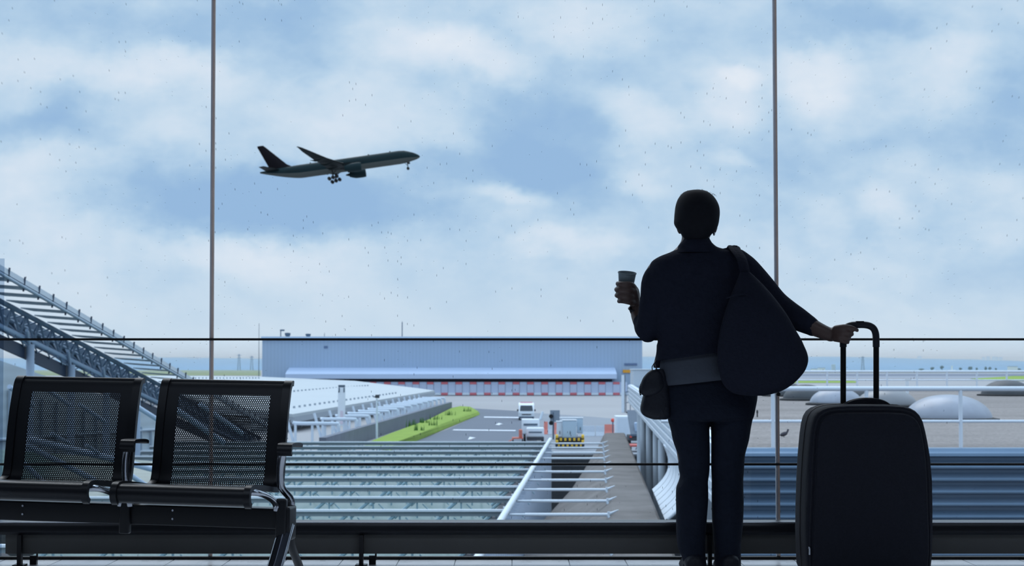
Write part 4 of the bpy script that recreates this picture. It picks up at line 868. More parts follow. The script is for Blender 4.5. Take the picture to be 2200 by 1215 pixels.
# edge pipe and tie rods over to the concrete ridge
Dn, Df = GD[0], GD[-1]
pa, pb_ = lat(-2.38, Dn-1, ZR+.12), lat(-2.38, Df+.5, ZR+.12)
sub(MB().cyl(pa, pb_, .09, 16), 'edge_pipe', wtop, gr)
mb = MB()
for D in GD: mb.box(lat(-2.5, D, ZR-.15), (.1, .12, .5))
yt = [1103.5, 1074.5, 1050, 1029, 1011.5, 996.5, 983, 971.5, 961, 951.5]
sub(mb, 'edge_brackets', wtop, gr, smooth=False)
TD = [F*HR/(y-781) for y in yt]; tp = (TD[-1]-TD[0])/(len(TD)-1)
for k in range(-4, len(TD)):
    D = TD[0]+tp*k
    rod = sub(MB().cyl(lat(-1.9, D, ZR), lat(.3, D, ZR), .046, 12), 'tie_rod', wtop, gr)
    sub(MB().cyl(lat(-2.32, D, ZR), lat(-1.88, D, ZR), .034, 10), 'end_fork', wsteel, rod)
    e_ = lat(.3, D, ZR); sub(MB().tube([e_, e_+Vector((.28, -.02, .13))], [.05, .012], 8).tube([e_, e_+Vector((.1, -.1, -.22))], [.05, .012], 8).box(e_+Vector((.02, 0, 0)), (.06, .09, .16)), 'anchor_bracket', wsteel, rod)
# corrugated white side wall under the pipe
mb = MB(); n_ = 60; D0, D1 = Dn-2, 77; fr_ = []; bk_ = []
for k in range(n_*4):
    t = k/(n_*4-1); D = D0 + (D1-D0)*t; off = .13*(1 if (k//2) % 2 else -1)
    p = lat(-2.38+off, D, ZR-.1); fr_.append(p); bk_.append(Vector((p.x-.3, p.y, p.z)))
for a_, b_ in zip(fr_[:-1], fr_[1:]): mb.quad(Vector((a_.x, a_.y, -12)), Vector((b_.x, b_.y, -12)), b_, a_)
sub(mb, 'side_wall', mat('pale_blue_sheet', (196, 210, 230), .5, var=.05), gr, smooth=False)
sub(MB().prism([lat(-2.5, D0, -12), lat(-2.9, D0, -12), lat(-2.9, D0, ZR-.2), lat(-2.5, D0, ZR-.2)], lat(-2.5, D1, 0)-lat(-2.5, D0, 0)), 'side_wall_core', conc2, gr, smooth=False)
# concrete ridge
mb = MB(); rings = []
for D, fl_, fz in ((26, -3.9, -6.3), (36, -3.0, -5.6), (44, -2.3, -5.0), (53, -1.86, -4.5), (66, -1.1, -4.5), (78, -.65, -4.5), (86, -.29, -4.5), (89.3, -.1, -4.5)):
    rl = .42 + (D-40)*.003
    rings.append([lat(fl_, D, -12), lat(fl_, D, fz), lat(rl-.15, D, ZR-.12), lat(rl, D, ZR), lat(1.58, D, ZR), lat(1.66, D, ZR-.06), lat(1.66, D, -12)])
mb.rings(rings); o = mb.build('concrete_ridge', conc, smooth=False); tag(o, 'sloping grey weathered concrete ridge running away beside the tie rods', 'concrete wall')
# ------------------------------------------------------------------ gravel roof building on the right
ZG = -.65; DB = 27.6
gravel = mat('roof_gravel', (142, 135, 133), .95, var=.85, scale=16, bump=1)
def gravel_tex():
    m = MATS['roof_gravel']; nt = m.node_tree; N = nt.nodes; L = nt.links
    n2 = N.new('ShaderNodeTexNoise'); n2.inputs['Scale'].default_value = .6; n2.inputs['Detail'].default_value = 3
    mp = N.new('ShaderNodeMapping'); mp.inputs['Scale'].default_value = (.25, 1, 1); tc = N['Texture Coordinate']; L.new(tc.outputs['Object'], mp.inputs[0]); L.new(mp.outputs[0], n2.inputs['Vector'])
    bs = N['Principled BSDF']; src = bs.inputs['Base Color'].links[0].from_socket
    mx = N.new('ShaderNodeMix'); mx.data_type = 'RGBA'; mx.blend_type = 'MULTIPLY'; mx.inputs[0].default_value = .55; r_ = N.new('ShaderNodeMapRange'); r_.inputs[1].default_value = .3; r_.inputs[2].default_value = .7; r_.inputs[3].default_value = .6; r_.inputs[4].default_value = 1.1
    L.new(n2.outputs['Fac'], r_.inputs[0]); L.new(src, mx.inputs[6]); L.new(r_.outputs[0], mx.inputs[7]); L.new(mx.outputs[2], bs.inputs['Base Color'])
gravel_tex()
rb = empty('flat_roof_building', 'flat gravel-roofed building with blue-grey corrugated front right of the person', 'building', loc=(15, DB, -12))
DF_ = 89
cl, cr2 = lat(2.4, DB+.35, ZG), lat(2.4, DF_, ZG)
sub(MB().prism([Vector((cl.x, cl.y, ZG-.3)), Vector((60, DB+.35, ZG-.3)), Vector((60, DF_, ZG-.3)), Vector((cr2.x, DF_, ZG-.3))], (0, 0, .3)), 'gravel_roof', gravel, rb, smooth=False)
bluem = mat('blue_grey_sheet', (112, 136, 162), .36, .4, var=.08, scale=1.5)
mb = MB(); x0 = lat(2.35, DB, 0).x; prof = []
z = P(0, 977, DB).z; k = 0; wavep = .2215
prof = [(DB+.35, ZG+.0), (DB+.35, ZG+.035), (DB+.02, ZG+.035), (DB-.01, ZG-.02), (DB-.06, ZG-.05), (DB-.07, ZG-.1)]
z = ZG-.12
while z > -11.5:
    prof += [(DB+.06, z-.01), (DB+.07, z-.06), (DB+.03, z-.1), (DB-.05, z-.145), (DB-.085, z-.175), (DB-.08, z-.2), (DB-.03, z-wavep+.008)]
    z -= wavep
prof += [(DB+.3, z), (DB+.3, ZG-.4)]
mb.prism([(x0, y, z_) for y, z_ in prof], (60-x0, 0, 0)); sub(mb, 'corrugated_front', bluem, rb, smooth=False)
# left face: pale horizontal siding
sid = mat('white_siding', (206, 216, 228), .45, var=.06, scale=.8)
mb = MB(); zz = ZG+.05; prof = [(0, zz)]
for k in range(5): prof += [(-.0, zz-.05), (-.07, zz-.08), (-.07, zz-.22), (-.0, zz-.25)]; zz -= .255
prof += [(0, zz), (.25, zz), (.25, ZG+.05)]
mb.prism([lat(2.35, DB, 0)+Vector((a_, 0, z_)) for a_, z_ in prof], lat(2.35, 112, 0)-lat(2.35, DB, 0)); sub(mb, 'side_cladding', sid, rb, smooth=False)
ov = Vector((cr2.x+3, DF_, 0))
sub(MB().prism([lat(2.5, DB+1, -12), lat(9, DB+1, -12), lat(9, DB+1, -2.0), lat(2.5, DB+1, -2.0)], Vector((0, .01, 0))), 'undercroft_end', conc2, rb, smooth=False)
mb = MB(); a_ = lat(7, DB+1, -12); mb.prism([a_, a_+Vector((.3, 0, 0)), a_+Vector((.3, 0, 10)), a_+Vector((0, 0, 10))], lat(7, 110, 0)-lat(7, DB+1, 0)); sub(mb, 'undercroft_wall', mat('undercroft_grey', (120, 130, 142), .8), rb, smooth=False)
for D, px in ((96, 1374), (84.5, 1382.5), (75, 1395), (66.5, 1410.5), (58, 1423), (50, 1448), (40, 1478)):
    X = P(px, 900, D).x; sub(MB().cyl((X, D, -12), (X, D, ZG-1.3), .165 if D > 55 else .2, 20), 'column', wsteel, rb)
# white curved louvres below the side
lv = empty('curved_louvre_screen', 'curved screen of white louvre blades hanging beside the concrete ridge', 'screen', loc=P(1430, 1000, 47))
top0, top1 = P(1424, 954, 51.5), P(1468, 1000, 44.5); bot0, bot1 = P(1394, 1050, 50), P(1421, 1117, 42.5)
for k in range(7):
    t0, t1 = k/7, (k+.92)/7; rings = []
    for j in range(13):
        s_ = j/12; bl_ = Vector((.34*math.sin(s_*PI*.9), 0, 0)) + Vector((0, -.6*math.sin(s_*PI), 0))
        a_ = top0.lerp(top1, t0).lerp(bot0.lerp(bot1, t0), s_) + bl_; b_ = top0.lerp(top1, t1).lerp(bot0.lerp(bot1, t1), s_) + bl_
        rings.append([a_, b_, b_+Vector((.06, .05, 0)), a_+Vector((.06, .05, 0))])
    sub(MB().rings(rings), 'louvre_blade', wtop, lv)
mb = MB(); mb.tube([top0.lerp(bot0, s_/12)+Vector((.34*math.sin(s_/12*PI*.9)+.1, -.6*math.sin(s_/12*PI)+.1, 0)) for s_ in range(13)], .05, 8); mb.tube([top1.lerp(bot1, s_/12)+Vector((.34*math.sin(s_/12*PI*.9)+.08, -.6*math.sin(s_/12*PI)+.1, 0)) for s_ in range(13)], .05, 8)
sub(mb, 'frame', wsteel, lv)
# plant box on the far roof edge
a_ = P(1361, 828, 112); b_ = P(1400, 794, 112)
r = empty('rooftop_plant_box', 'white boxy plant housing at the far left end of the gravel roof', 'plant housing', loc=((a_.x+b_.x)/2, 112, a_.z)); sub(MB().box(((a_.x+b_.x)/2, 113.5, (a_.z+b_.z)/2), (b_.x-a_.x, 3, b_.z-a_.z)), 'body', sid, r, smooth=False); sub(MB().box(((a_.x+b_.x)/2, 113.5, b_.z+.03), (b_.x-a_.x+.1, 3.1, .06)), 'cap', white, r, smooth=False)
# railings
railm = mat('white_railing', (222, 230, 242), .4, var=.03)
def railing(D, px0, px1, posts, rad, label):
    r = empty('roof_railing', label, 'railing', loc=(P((px0+px1)/2, 900, D).x, D, ZG))
    hz = .357 + .0; zt4 = P(0, 834.5 if D < 50 else 797.5, D).z; zm = P(0, 904.5 if D < 50 else 816, D).z
    xa, xb = P(px0, 800, D).x, P(px1, 800, D).x
    sub(MB().cyl((xa, D, zt4), (xb, D, zt4), rad*1.25), 'top_rail', railm, r); sub(MB().cyl((xa, D, zm), (xb, D, zm), rad*.8), 'mid_rail', railm, r)
    for px in posts: X = P(px, 800, D).x; sub(MB().cyl((X, D, ZG), (X, D, zt4), rad), 'post', railm, r)
railing(28.4, 1420, 3400, [1460, 1660, 1861, 2063, 2264, 2465], .036, 'near white tubular railing on the front edge of the gravel roof')
railing(87, 1560, 3400, [1584+64.3*k for k in range(16)], .05, 'far white tubular railing along the back edge of the gravel roof')
# skylight domes
dg_ = mat('dark_smoked_dome', (66, 70, 76), .55, var=.3, scale=2); dw = mat('milky_dome', (148, 154, 168), .35, var=.5, scale=1.3); dm = mat('grey_dome', (124, 126, 132), .35, var=.2, scale=1.5); kerb = mat('dark_kerb', (40, 42, 46), .8)
for px, py, w_, h_, m, lb in ((2050, 905, 186, 50, dw, 'large milky skylight dome on the gravel roof, nearest one at right'), (1912, 874, 130, 34, dm, 'grey skylight dome just behind the largest one, beside the suitcase handle'),
        (1802, 870, 112, 32, dw, 'streaky white skylight dome left of the suitcase handle post'), (1850, 860, 90, 26, dg_, 'dark smoked skylight dome between the two posts of the suitcase handle'), (1735, 860, 96, 30, dg_, 'dark smoked skylight dome just right of the big bag'), (1690, 851, 84, 27, dg_, 'dark smoked skylight dome partly behind the big bag'),
        (2172, 850, 108, 30, dg_, 'dark smoked skylight dome at the right edge of the photo'), (1660, 842, 62, 18, dg_, 'small far dark skylight dome behind the big bag')):
    D = F*(CZ-ZG)/(py-781); X = P(px, py, D).x; R = w_/2/F*D; hh = h_/F*D
    r = empty('skylight_dome', lb, 'skylight', loc=(X, D, ZG)); D += R*.5
    sub(MB().lathe((X, D, ZG), [(R*1.16, 0), (R*1.16, .07), (R*1.02, .1), (R*.98, 0.1)], 48), 'kerb', kerb, r)  # kerb made wider and darker to stand for the shadow at the dome's foot
    pr = [(R*math.cos(t*PI/2/14)**.9 if t < 14 else .001, .09+hh*math.sin(t*PI/2/14)**1.15) for t in range(15)]
    sub(MB().lathe((X, D, ZG), pr, 48), 'dome', m, r)
# small things on the gravel
for px, py, h_, lb in ((1627, 895, 15, 'short dark vent pipe on the gravel beside the person'), (1726, 935, 22, 'short dark vent pipe on the gravel by the suitcase')):
    D = F*(CZ-ZG)/(py-781); X = P(px, py, D).x; r = empty('vent_pipe', lb, 'vent pipe', loc=(X, D, ZG)); hh = h_/F*D
    sub(MB().cyl((X, D, ZG), (X, D, ZG+hh), .02), 'pipe', kerb, r); sub(MB().lathe((X, D, ZG+hh*.55), [(.01, 0), (.03, .01), (.03, .05), (.01, .06)], 16), 'collar', kerb, r)
D = F*(CZ-ZG)/(938-781); g = Vector((P(1684, 938, D).x, D, ZG)); pig = mat('dark_plumage', (62, 60, 70), .7, var=.2, scale=60)
mb = MB(); mb.ell(g+Vector((0, 0, .065)), (.085, .045, .045), Matrix.Rotation(-.35, 4, 'Y')); mb.tube(crv([g+Vector((.05, 0, .085)), g+Vector((.08, 0, .125)), g+Vector((.085, 0, .15))], 3), [.03, .026, .022, .02, .018, .018, .017], 10); mb.ell(g+Vector((.088, 0, .155)), (.022, .018, .018)); mb.tube([g+Vector((.1, 0, .155)), g+Vector((.125, 0, .15))], [.006, .001], 6)
mb.tube([g+Vector((-.05, 0, .05)), g+Vector((-.17, 0, .035))], [.03, .012], 8, flat=.4)
for s_ in (-1, 1): mb.tube([g+Vector((.0, s_*.015, .045)), g+Vector((.005, s_*.018, .0))], .004, 6)
bird = empty('bird', 'small dark bird standing on the gravel roof left of the suitcase', 'bird', loc=g); sub(mb, 'body', pig, bird)
D = 80; g = Vector((P(1942, 0, D).x, D, ZG)); r = empty('roof_bollard', 'short white bollard on the gravel near the far railing', 'bollard', loc=g); sub(MB().box(g+Vector((0, 0, .36)), (.15, .15, .72)), 'post', white, r); sub(MB().box(g+Vector((.03, 0, .74)), (.26, .2, .06)), 'cap', white, r)
# ------------------------------------------------------------------ far landmarks
tree_m = mat('dark_foliage', (48, 74, 62), .95, var=.3, scale=.5); random.seed(21)
for k, (px, w_, h_, lb) in enumerate([(1996, 9, 6, 'round dark tree left of the white mast on the horizon'), (2017, 8, 9, 'taller pointed dark tree just left of the white mast on the horizon'), (2056, 7, 5, 'small dark tree right of the white mast on the horizon'), (2076, 11, 7, 'wide dark tree, leftmost of the close pair on the horizon'), (2091, 5, 5, 'tiny dark tree on the horizon beside the wide one'),
                             (2110, 7, 7, 'dark tree, left one of the pair near the white house'), (2119, 7, 6.5, 'dark tree, right one of the pair near the white house'), (2132, 5, 4, 'small dark bush on the horizon left of the white house'), (1972, 14, 3, 'low wide dark shrub on the horizon left of all the trees'), (2178, 16, 4, 'dark shrub beside the white house on the horizon')]):
    D = 1750; g = Vector((P(px, 0, D).x, D, GZ)); R = w_/2/F*D; hh = P(px, 794-h_, D).z - GZ
    r = empty('tree', lb, 'tree', 'dark trees on the horizon', loc=g); sub(MB().cyl(g, g+Vector((0, 0, hh*.5)), .3, 8), 'trunk', conc2, r)
    mb = MB()
    for j in range(9): mb.ell(g+Vector((random.uniform(-.6, .6)*R, random.uniform(-.5, .5)*R, hh*random.uniform(.45, .8))), (R*.5, R*.5, hh*.22), u=10, v=7)
    mb.ell(g+Vector((0, 0, hh*.8)), (R*.5, R*.5, hh*.22)); sub(mb, 'crown', tree_m, r)
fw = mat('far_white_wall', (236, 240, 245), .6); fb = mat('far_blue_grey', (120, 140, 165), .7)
def far_block(px, w_, y0, D, m, name, label, cat, z0=None):
    z0 = GZ if z0 is None else z0; X = P(px, 0, D).x; zt5 = P(px, y0, D).z; ww = w_/F*D
    r = empty(name, label, cat, loc=(X, D, z0)); sub(MB().box((X, D+ww/2, (z0+zt5)/2), (ww, ww, zt5-z0)), 'walls', m, r, smooth=False); sub(MB().box((X, D+ww/2, zt5+.2), (ww*1.04, ww*1.04, .4)), 'roof', fb if m is fw else fw, r, smooth=False)
far_block(2170, 17, 787, 1700, fw, 'far_house', 'white house on the horizon at the far right', 'building')
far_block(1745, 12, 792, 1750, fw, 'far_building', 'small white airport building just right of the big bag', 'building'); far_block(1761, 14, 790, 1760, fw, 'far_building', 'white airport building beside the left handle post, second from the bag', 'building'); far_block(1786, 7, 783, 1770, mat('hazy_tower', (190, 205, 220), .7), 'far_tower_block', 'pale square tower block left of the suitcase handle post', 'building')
far_block(420, 24, 768, 2600, fw, 'far_hangar', 'long white building on the hill ridge left of the mullion', 'building'); far_block(360, 13, 791, 1800, fw, 'far_building', 'white building at the foot of the left hills', 'building')
for k, (px, w_, y0) in enumerate(((2106, 5, 767), (2116, 7, 765.5), (2127, 4, 766), (2134, 6, 766.5), (2143, 6, 767), (1970, 8, 765))):
    far_block(px, w_, y0, 2900, fw, 'ridge_tower_block', ('pale tower block on the ridge at right, leftmost of the group of five', 'widest pale tower block of the group on the ridge', 'narrowest pale tower block in the middle of the ridge group', 'pale tower block fourth from left in the ridge group', 'pale tower block at the right end of the ridge group', 'lone low block on the ridge right of the suitcase handle')[k], 'building')
def lattice(px, y0, D, w_, label):
    g = Vector((P(px, 0, D).x, D, GZ)); zt6 = P(px, y0, D).z; ww = w_/F*D; mb = MB(); hh = zt6-GZ
    for s_ in (-1, 1):
        for t_ in (-1, 1): mb.tube([g+Vector((s_*ww/2, t_*ww/2, 0)), g+Vector((s_*ww*.15, t_*ww*.15, hh))], .3, 6)
    for j in range(6): 
        f_ = 1-.7*j/6; mb.tube([g+Vector((-ww/2*f_, -ww/2*f_, hh*j/6)), g+Vector((ww/2*f_*.9, -ww/2*f_*.9, hh*(j+1)/6))], .2, 6)
    r = empty('lattice_pylon', label, 'pylon', loc=g); sub(mb, 'mast', fb, r, smooth=False); sub(MB().box(g+Vector((0, 0, hh*.92)), (ww*1.6, .6, .6)).box(g+Vector((0, 0, hh*.75)), (ww*1.3, .6, .6)), 'cross_arm', fb, r, smooth=False)
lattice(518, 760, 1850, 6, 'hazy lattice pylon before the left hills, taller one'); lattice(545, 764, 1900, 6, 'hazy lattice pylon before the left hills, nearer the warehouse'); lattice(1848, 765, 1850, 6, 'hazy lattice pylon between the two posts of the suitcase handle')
g = Vector((P(2038, 0, 1600).x, 1600, GZ)); r = empty('white_mast', 'white mast on a low base at the horizon right of the suitcase', 'mast', loc=g); sub(MB().cyl(g, Vector((g.x, 1600, P(0, 785, 1600).z)), .8), 'mast', fw, r); sub(MB().box(g+Vector((0, 0, .8)), (7, 3, 1.6)), 'base', fw, r)
# ------------------------------------------------------------------ terminal canopy at the left
VPX = 1248; DDX = (VPX-1100)/F; 
def canopy_pt(px, py, D0):           # anchor pixel at depth D0, line direction of the canopy
    return P(px, py, D0)
DIR = Vector((DDX, 1, -(1300-781)/F))
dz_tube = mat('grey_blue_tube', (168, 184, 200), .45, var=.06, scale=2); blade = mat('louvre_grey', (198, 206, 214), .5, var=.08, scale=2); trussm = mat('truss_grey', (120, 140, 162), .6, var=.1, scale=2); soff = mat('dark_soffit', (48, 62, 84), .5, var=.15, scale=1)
T0 = P(18, 597, 53.2); step = 1.494
cn = empty('terminal_canopy', 'long sloping terminal roof canopy with louvre blades and lattice truss at the left', 'canopy', loc=(T0.x, T0.y, GZ))
def along(p, n): return p + DIR*(n*step)
n0, n1 = -6, 34
sub(MB().cyl(along(T0, n0), along(T0, n1), .06, 14), 'outer_tube', dz_tube, cn)
sub(MB().prism([along(T0, n0)+Vector((.02, 0, .1)), along(T0, n0)+Vector((.0, 0, .3)), along(T0, n0)+Vector((-.06, 0, .3)), along(T0, n0)+Vector((-.06, 0, .1))], DIR*(step*(n1-n0))), 'edge_strip', blade, cn, smooth=False)
BW = 1.75
for n in range(n0, n1):
    p = along(T0, n); q = p + Vector((-BW, 0, .12)); h_ = DIR*(step*.97)
    bl = sub(MB().rings([[p+Vector((-.1, 0, -.02)), p+h_+Vector((-.1, 0, .15)), p+h_+Vector((-.1, 0, .2)), p+Vector((-.1, 0, .03))], [q+Vector((0, 0, -.02)), q+h_+Vector((0, 0, .15)), q+h_+Vector((0, 0, .2)), q+Vector((0, 0, .03))]]), 'louvre_blade', blade, cn, smooth=False)
    sub(MB().tube([p+Vector((-.02, 0, -.16)), p+Vector((.04, 0, .36))], .035, 8), 'bracket', soff, bl)
T1 = T0 + Vector((-BW-.05, 0, -.0)); hT = .95
def tr_line(off, r_, m, nm, lb=None): return sub(MB().cyl(along(T1+off, n0), along(T1+off, n1), r_, 12), nm, m, cn, lb)
tr_line(Vector((0, 0, .0)), .1, trussm, 'top_chord'); tr_line(Vector((.05, 0, -hT)), .095, mat('pale_blue_tube', (176, 198, 226), .4, var=.04), 'bottom_chord', 'bright pale blue bottom tube'); tr_line(Vector((-.5, 0, -.3)), .09, trussm, 'back_chord')
mb = MB()
for n in range(n0*2, n1*2):
    a_ = T1 + DIR*(n*step/2); b_ = T1 + DIR*((n+1)*step/2)
    t_, l_ = (a_, b_) if n % 2 else (b_, a_)
    mb.tube([t_, l_+Vector((.05, 0, -hT))], .045, 6); mb.tube([t_+Vector((-.5, 0, -.3)), l_+Vector((.05, 0, -hT))], .04, 6); mb.tube([t_, l_+Vector((-.5, 0, -.3))], .035, 6)
sub(mb, 'truss_lattice', trussm, cn, smooth=False)
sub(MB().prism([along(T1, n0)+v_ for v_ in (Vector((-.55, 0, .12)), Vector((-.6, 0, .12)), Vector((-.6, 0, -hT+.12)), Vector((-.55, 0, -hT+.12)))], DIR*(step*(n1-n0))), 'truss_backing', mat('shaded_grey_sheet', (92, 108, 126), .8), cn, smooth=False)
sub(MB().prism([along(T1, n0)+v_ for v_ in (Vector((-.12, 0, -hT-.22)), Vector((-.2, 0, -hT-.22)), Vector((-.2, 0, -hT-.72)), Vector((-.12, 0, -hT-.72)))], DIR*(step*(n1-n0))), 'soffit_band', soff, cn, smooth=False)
mb = MB()
for n in range(n0*2, n1*2):
    a_ = T1 + DIR*(n*step/2); b_ = T1 + DIR*((n+1)*step/2)
    if n % 2: a_, b_ = b_, a_
    mb.tube([a_+Vector((.02, 0, -hT)), b_+Vector((-.08, 0, -hT-.28))], .03, 6)
sub(mb, 'lower_lattice', trussm, cn, smooth=False)
colm = mat('column_blue_white', (186, 204, 228), .4, var=.04, scale=1)
for k, (px, py) in enumerate(((65.5, 739), (153.5, 783), (229, 820), (295, 853))):
    D = 23.2*F/(VPX-px)*.93; p = P(px, py, D); b_ = Vector((p.x, p.y, GZ+.0)); R = 8.5/F*60.3
    co = sub(MB().cyl(b_, p, R, 24), 'column', colm, cn)
    sub(MB().ell(p, (R*.5, R*.5, R*.6)), 'cap', soff, co)
    for q_ in ((px-52, py-32), (px-8, py-30)): sub(MB().tube([p+Vector((-.05, 0, -.05)), P(*q_, D-1.2)], .07, 10), 'strut', colm, co)
# pale glazed facade behind the columns and lower tubes
gf = mat('pale_green_glazing', (178, 194, 204), .3, var=.22, scale=.35, wave=('Z', .5, .12))
f0, f1 = Vector((-26, 66, 0)), Vector((-24.3, 106, 0))
sub(MB().prism([Vector((f0.x, f0.y, GZ)), Vector((f0.x-2, f0.y, GZ)), Vector((f0.x-2, f0.y, 2.4)), Vector((f0.x, f0.y, 2.4))], f1-f0+Vector((0, 0, -5))), 'glazed_facade', gf, cn, smooth=False)
mb = MB()
for k in range(18):
    t = k/17; p = f0.lerp(f1, t); mb.box((p.x+.1, p.y, GZ+4*(1-t*.6)), (.12, .12, 8*(1-t*.6)))
for zz in (-5.5, -4, -2.6): mb.tube([(f0.x+.1, f0.y, zz), (f1.x+.1, f1.y, zz-1)], .08, 6)
sub(mb, 'facade_mullions', dz_tube, cn, smooth=False)
# inclined tubes of the lower glazed hall seen through the seat backs
lh = empty('tubular_frame', 'pale blue slanting steel tubes behind the left bench seat', 'steel frame', loc=P(150, 1060, 50))
for a_, b_, rr in (((60, 942), (262, 990), .11), ((262, 990), (345, 1012), .1), ((56, 955), (215, 1037), .1), ((215, 1037), (330, 1085), .1), ((20, 830), (70, 870), .08), ((100, 835), (150, 870), .07), ((170, 868), (225, 905), .07), ((110, 930), (150, 952), .06), ((185, 955), (222, 980), .06), ((40, 985), (120, 1060), .09), ((110, 1058), (170, 1100), .08), ((380, 880), (480, 950), .1), ((430, 868), (520, 930), .08), ((290, 870), (345, 905), .08), ((280, 1020), (340, 1060), .09)):
    sub(MB().cyl(P(*a_, 51), P(*b_, 53), rr, 10), 'tube', colm, lh)
mb = MB(); mb.prism([P(-60, 960, 54), P(330, 990, 54), P(330, 1130, 50), P(-60, 1130, 50)], (0, 4, -1.5)); sub(mb, 'sloped_glazing', tealg, lh, smooth=False)
# ------------------------------------------------------------------ airliner
AM = mat('teal_grey_fuselage', (26, 44, 48), .6, var=.06, scale=.2, spec=.12); AB = mat('grey_belly', (84, 88, 86), .6, var=.05, scale=.2, spec=.12); AW = mat('dark_wing_metal', (20, 28, 30), .5, var=.08, scale=.3, spec=.12); AF = mat('maroon_black_fin', (14, 8, 16), .5, var=.1, scale=.3, spec=.12); AK = mat('undercarriage_black', (14, 15, 17), .7)
pl = bpy.data.objects.new('airliner', None); C.objects.link(pl); tag(pl, 'dark twin-engine airliner climbing with wheels down, left of centre in the sky', 'airplane')
def fus_r(x_):                         # radius and centre height along the fuselage, nose at 37
    n_ = (37-x_)
    if n_ < 8: r = 3.1*(max(0, n_)/8)**.55; zc = -.9*(1-(n_/8))**1.5
    elif x_ < -18: t = (-18-x_)/19; r = 3.1*(1-t**1.35*.88); zc = 2.0*t**1.3
    else: r, zc = 3.1, 0
    return max(r, .06), zc
def hull(mb, up):
    rings = []
    for k in range(49):
        x_ = 37 - 74*(k/48)**1.0 if k > 6 else 37 - (k/6)**1.6*9.25
        r, zc = fus_r(x_); ts = [(-.33 + j*(PI+.66)/20) for j in range(21)] if up else [(PI+.33 + j*(PI-.66)/14) for j in range(15)]
        rings.append([Vector((x_, r*math.cos(t), zc + r*math.sin(t))) for t in ts])
    mb.rings(rings)
def part(mb, n_, m, p=pl, lb=None, smooth=True): o = mb.build(n_, m, p, smooth, lb); return o
mb = MB(); hull(mb, True); fo = part(mb, 'fuselage', AM); mb = MB(); hull(mb, False); part(mb, 'belly', AB, pl, 'lighter grey underside')
part(MB().prism([(33.6, -1.5, .55), (34.9, -1.1, .2), (34.6, -1.1, .9), (33.4, -1.4, 1.35)], (0, 2.8, 0)), 'cockpit_window', AK, fo)
mb = MB()
for k in range(56): mb.box((27-k*.95, -3.06, .35), (.28, .12, .4))
part(mb, 'cabin_windows', AK, fo, smooth=False)
def foil(mb, secs):                    # x_le, chord, y, z, thick
    rings = []
    for xl_, c_, y, z, t_ in secs:
        rings.append([Vector((xl_ - c_*u_, y, z + t_*c_*w_)) for u_, w_ in ((0, 0), (.05, .35), (.2, .55), (.45, .5), (.75, .25), (1, 0), (.75, -.08), (.45, -.3), (.2, -.4), (.05, -.25))])
    mb.rings(rings)
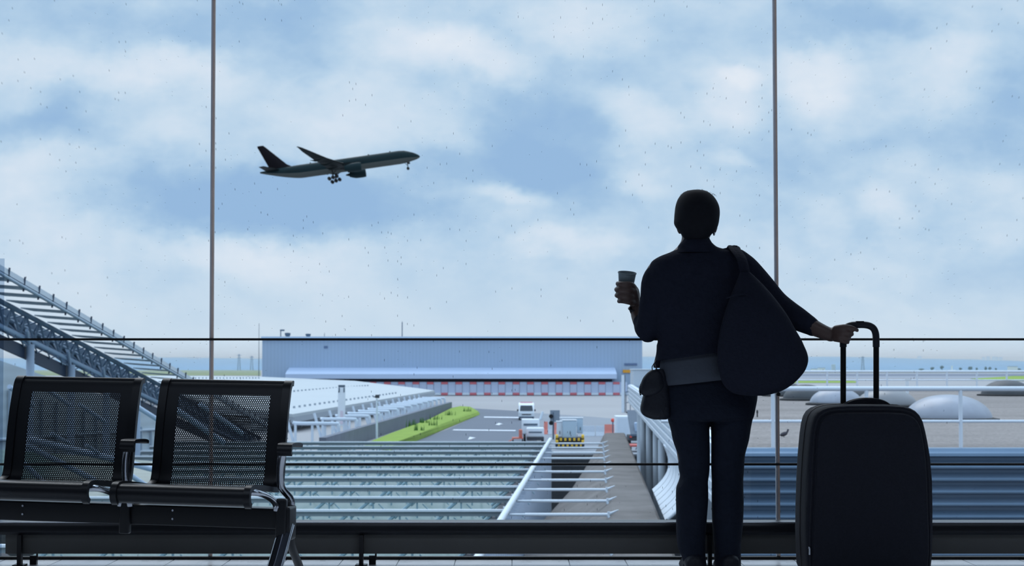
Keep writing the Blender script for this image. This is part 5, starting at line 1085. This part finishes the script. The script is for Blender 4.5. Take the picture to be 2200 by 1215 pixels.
for s_ in (-1, 1):
    mb = MB(); foil(mb, [(9.5, 14.5, s_*1.5, -1.9, .11), (8.0, 13, s_*3.2, -1.7, .11), (2.2, 8.6, s_*11, -.6, .1), (-3.5, 6, s_*19, 1.2, .09), (-9.6, 3.4, s_*27.5, 3.9, .08), (-12.5, 1.6, s_*31, 5.2, .07), (-14, .7, s_*32.2, 5.7, .06)])
    wg = part(mb, 'wing', AW)
    mb = MB()
    for yy_, xx_, z_ in ((8, -3.6, -1.6), (14, -5.2, -.5), (20, -8.6, .9)): mb.tube([(xx_+3.2, s_*yy_, z_), (xx_, s_*yy_, z_-.5), (xx_-2.4, s_*yy_, z_+.1)], [.1, .45, .08], 10)
    part(mb, 'flap_fairing', AW, wg)
    ey, ez, ex = s_*9.9, -3.2, 6.2
    mb = MB(); mb.tube([(ex+4.2, ey, ez), (ex+4.0, ey, ez), (ex+2.5, ey, ez), (ex-.5, ey, ez), (ex-2.2, ey, ez+.05), (ex-3.4, ey, ez+.1)], [1.75, 1.92, 2.05, 1.95, 1.5, 1.1], 28); en = part(mb, 'engine', AM)
    part(MB().tube([(ex-3.3, ey, ez+.1), (ex-5.2, ey, ez+.15)], [.8, .25], 16), 'exhaust_cone', AK, en); part(MB().prism([(ex+1.5, ey-.2, ez+1.7), (ex-4, ey-.2, ez+1.2), (ex-4.5, ey-.2, ez+2.8), (ex-1, ey-.2, ez+2.6)], (0, .4, 0)), 'pylon', AW, en)
    mb = MB(); foil(mb, [(-27.3, 6.6, s_*.8, 1.9, .1), (-33.2, 2.6, s_*10.4, 2.9, .09)]); part(mb, 'tailplane', AW)
    # main gear, six wheels each
    gx, gy = -3.4, s_*5.4; mb = MB(); mb.cyl((gx, gy, -2.2), (gx+.1, gy, -5.7), .3, 12).tube([(gx+1.8, gy-s_*.4, -2.5), (gx, gy, -4.4)], .16, 8).tube([(gx+2.0, gy, -5.3), (gx-2.0, gy, -6.1)], .2, 8); ge = part(mb, 'main_gear', AK)
    for dx, dz in ((1.75, -5.35), (.0, -5.7), (-1.75, -6.05)):
        for w_ in (-.7, .7): part(MB().tube([(gx+dx, gy+w_-.27, dz), (gx+dx, gy+w_+.27, dz)], .8, 20), 'wheel', AK, ge)
mb = MB(); rings = []
for xl_, c_, z, t_ in ((-21.5, 10.4, 2.6, .6), (-24.3, 8.6, 4.2, .5), (-33.4, 3.4, 13.7, .25), (-34.1, 2.7, 14.3, .18)):
    rings.append([Vector((xl_-c_*u_, t_*w_, z)) for u_, w_ in ((0, 0), (.15, .7), (.45, 1), (.8, .5), (1, 0), (.8, -.5), (.45, -1), (.15, -.7))])
mb.rings(rings); part(mb, 'tail_fin', AF, pl, 'dark maroon fin')
mb = MB(); mb.cyl((30.8, 0, -2.6), (30.8, 0, -5.5), .2, 10).tube([(29.6, 0, -2.8), (30.7, 0, -4.2)], .1, 8).box((31.4, -.7, -3.3), (1.3, .08, .9)); ng = part(mb, 'nose_gear', AK)
for w_ in (-.4, .4): part(MB().tube([(30.8, w_-.2, -5.6), (30.8, w_+.2, -5.6)], .66, 18), 'wheel', AK, ng)
mb = MB()
for x_, z_ in ((14, 3.2), (-6, 3.2), (-13, 3.1), (24, 3.2)): mb.prism([(x_, 0, 3.0), (x_-.8, 0, 3.0), (x_-.7, 0, 3.55), (x_-.35, 0, 3.55)], (0, .08, 0))
part(mb, 'aerials', AW, fo)
DA = 705
pc = P(731, 356, DA); pl.location = pc
pl.rotation_euler = (math.radians(-1.3), math.radians(-8.0), math.radians(-.5))

cy = bpy.context.scene.cycles
cy.max_bounces = 6; cy.diffuse_bounces = 3; cy.glossy_bounces = 3; cy.transmission_bounces = 4; cy.volume_bounces = 0; cy.transparent_max_bounces = 12
cy.caustics_reflective = False; cy.caustics_refractive = False; cy.adaptive_threshold = .02
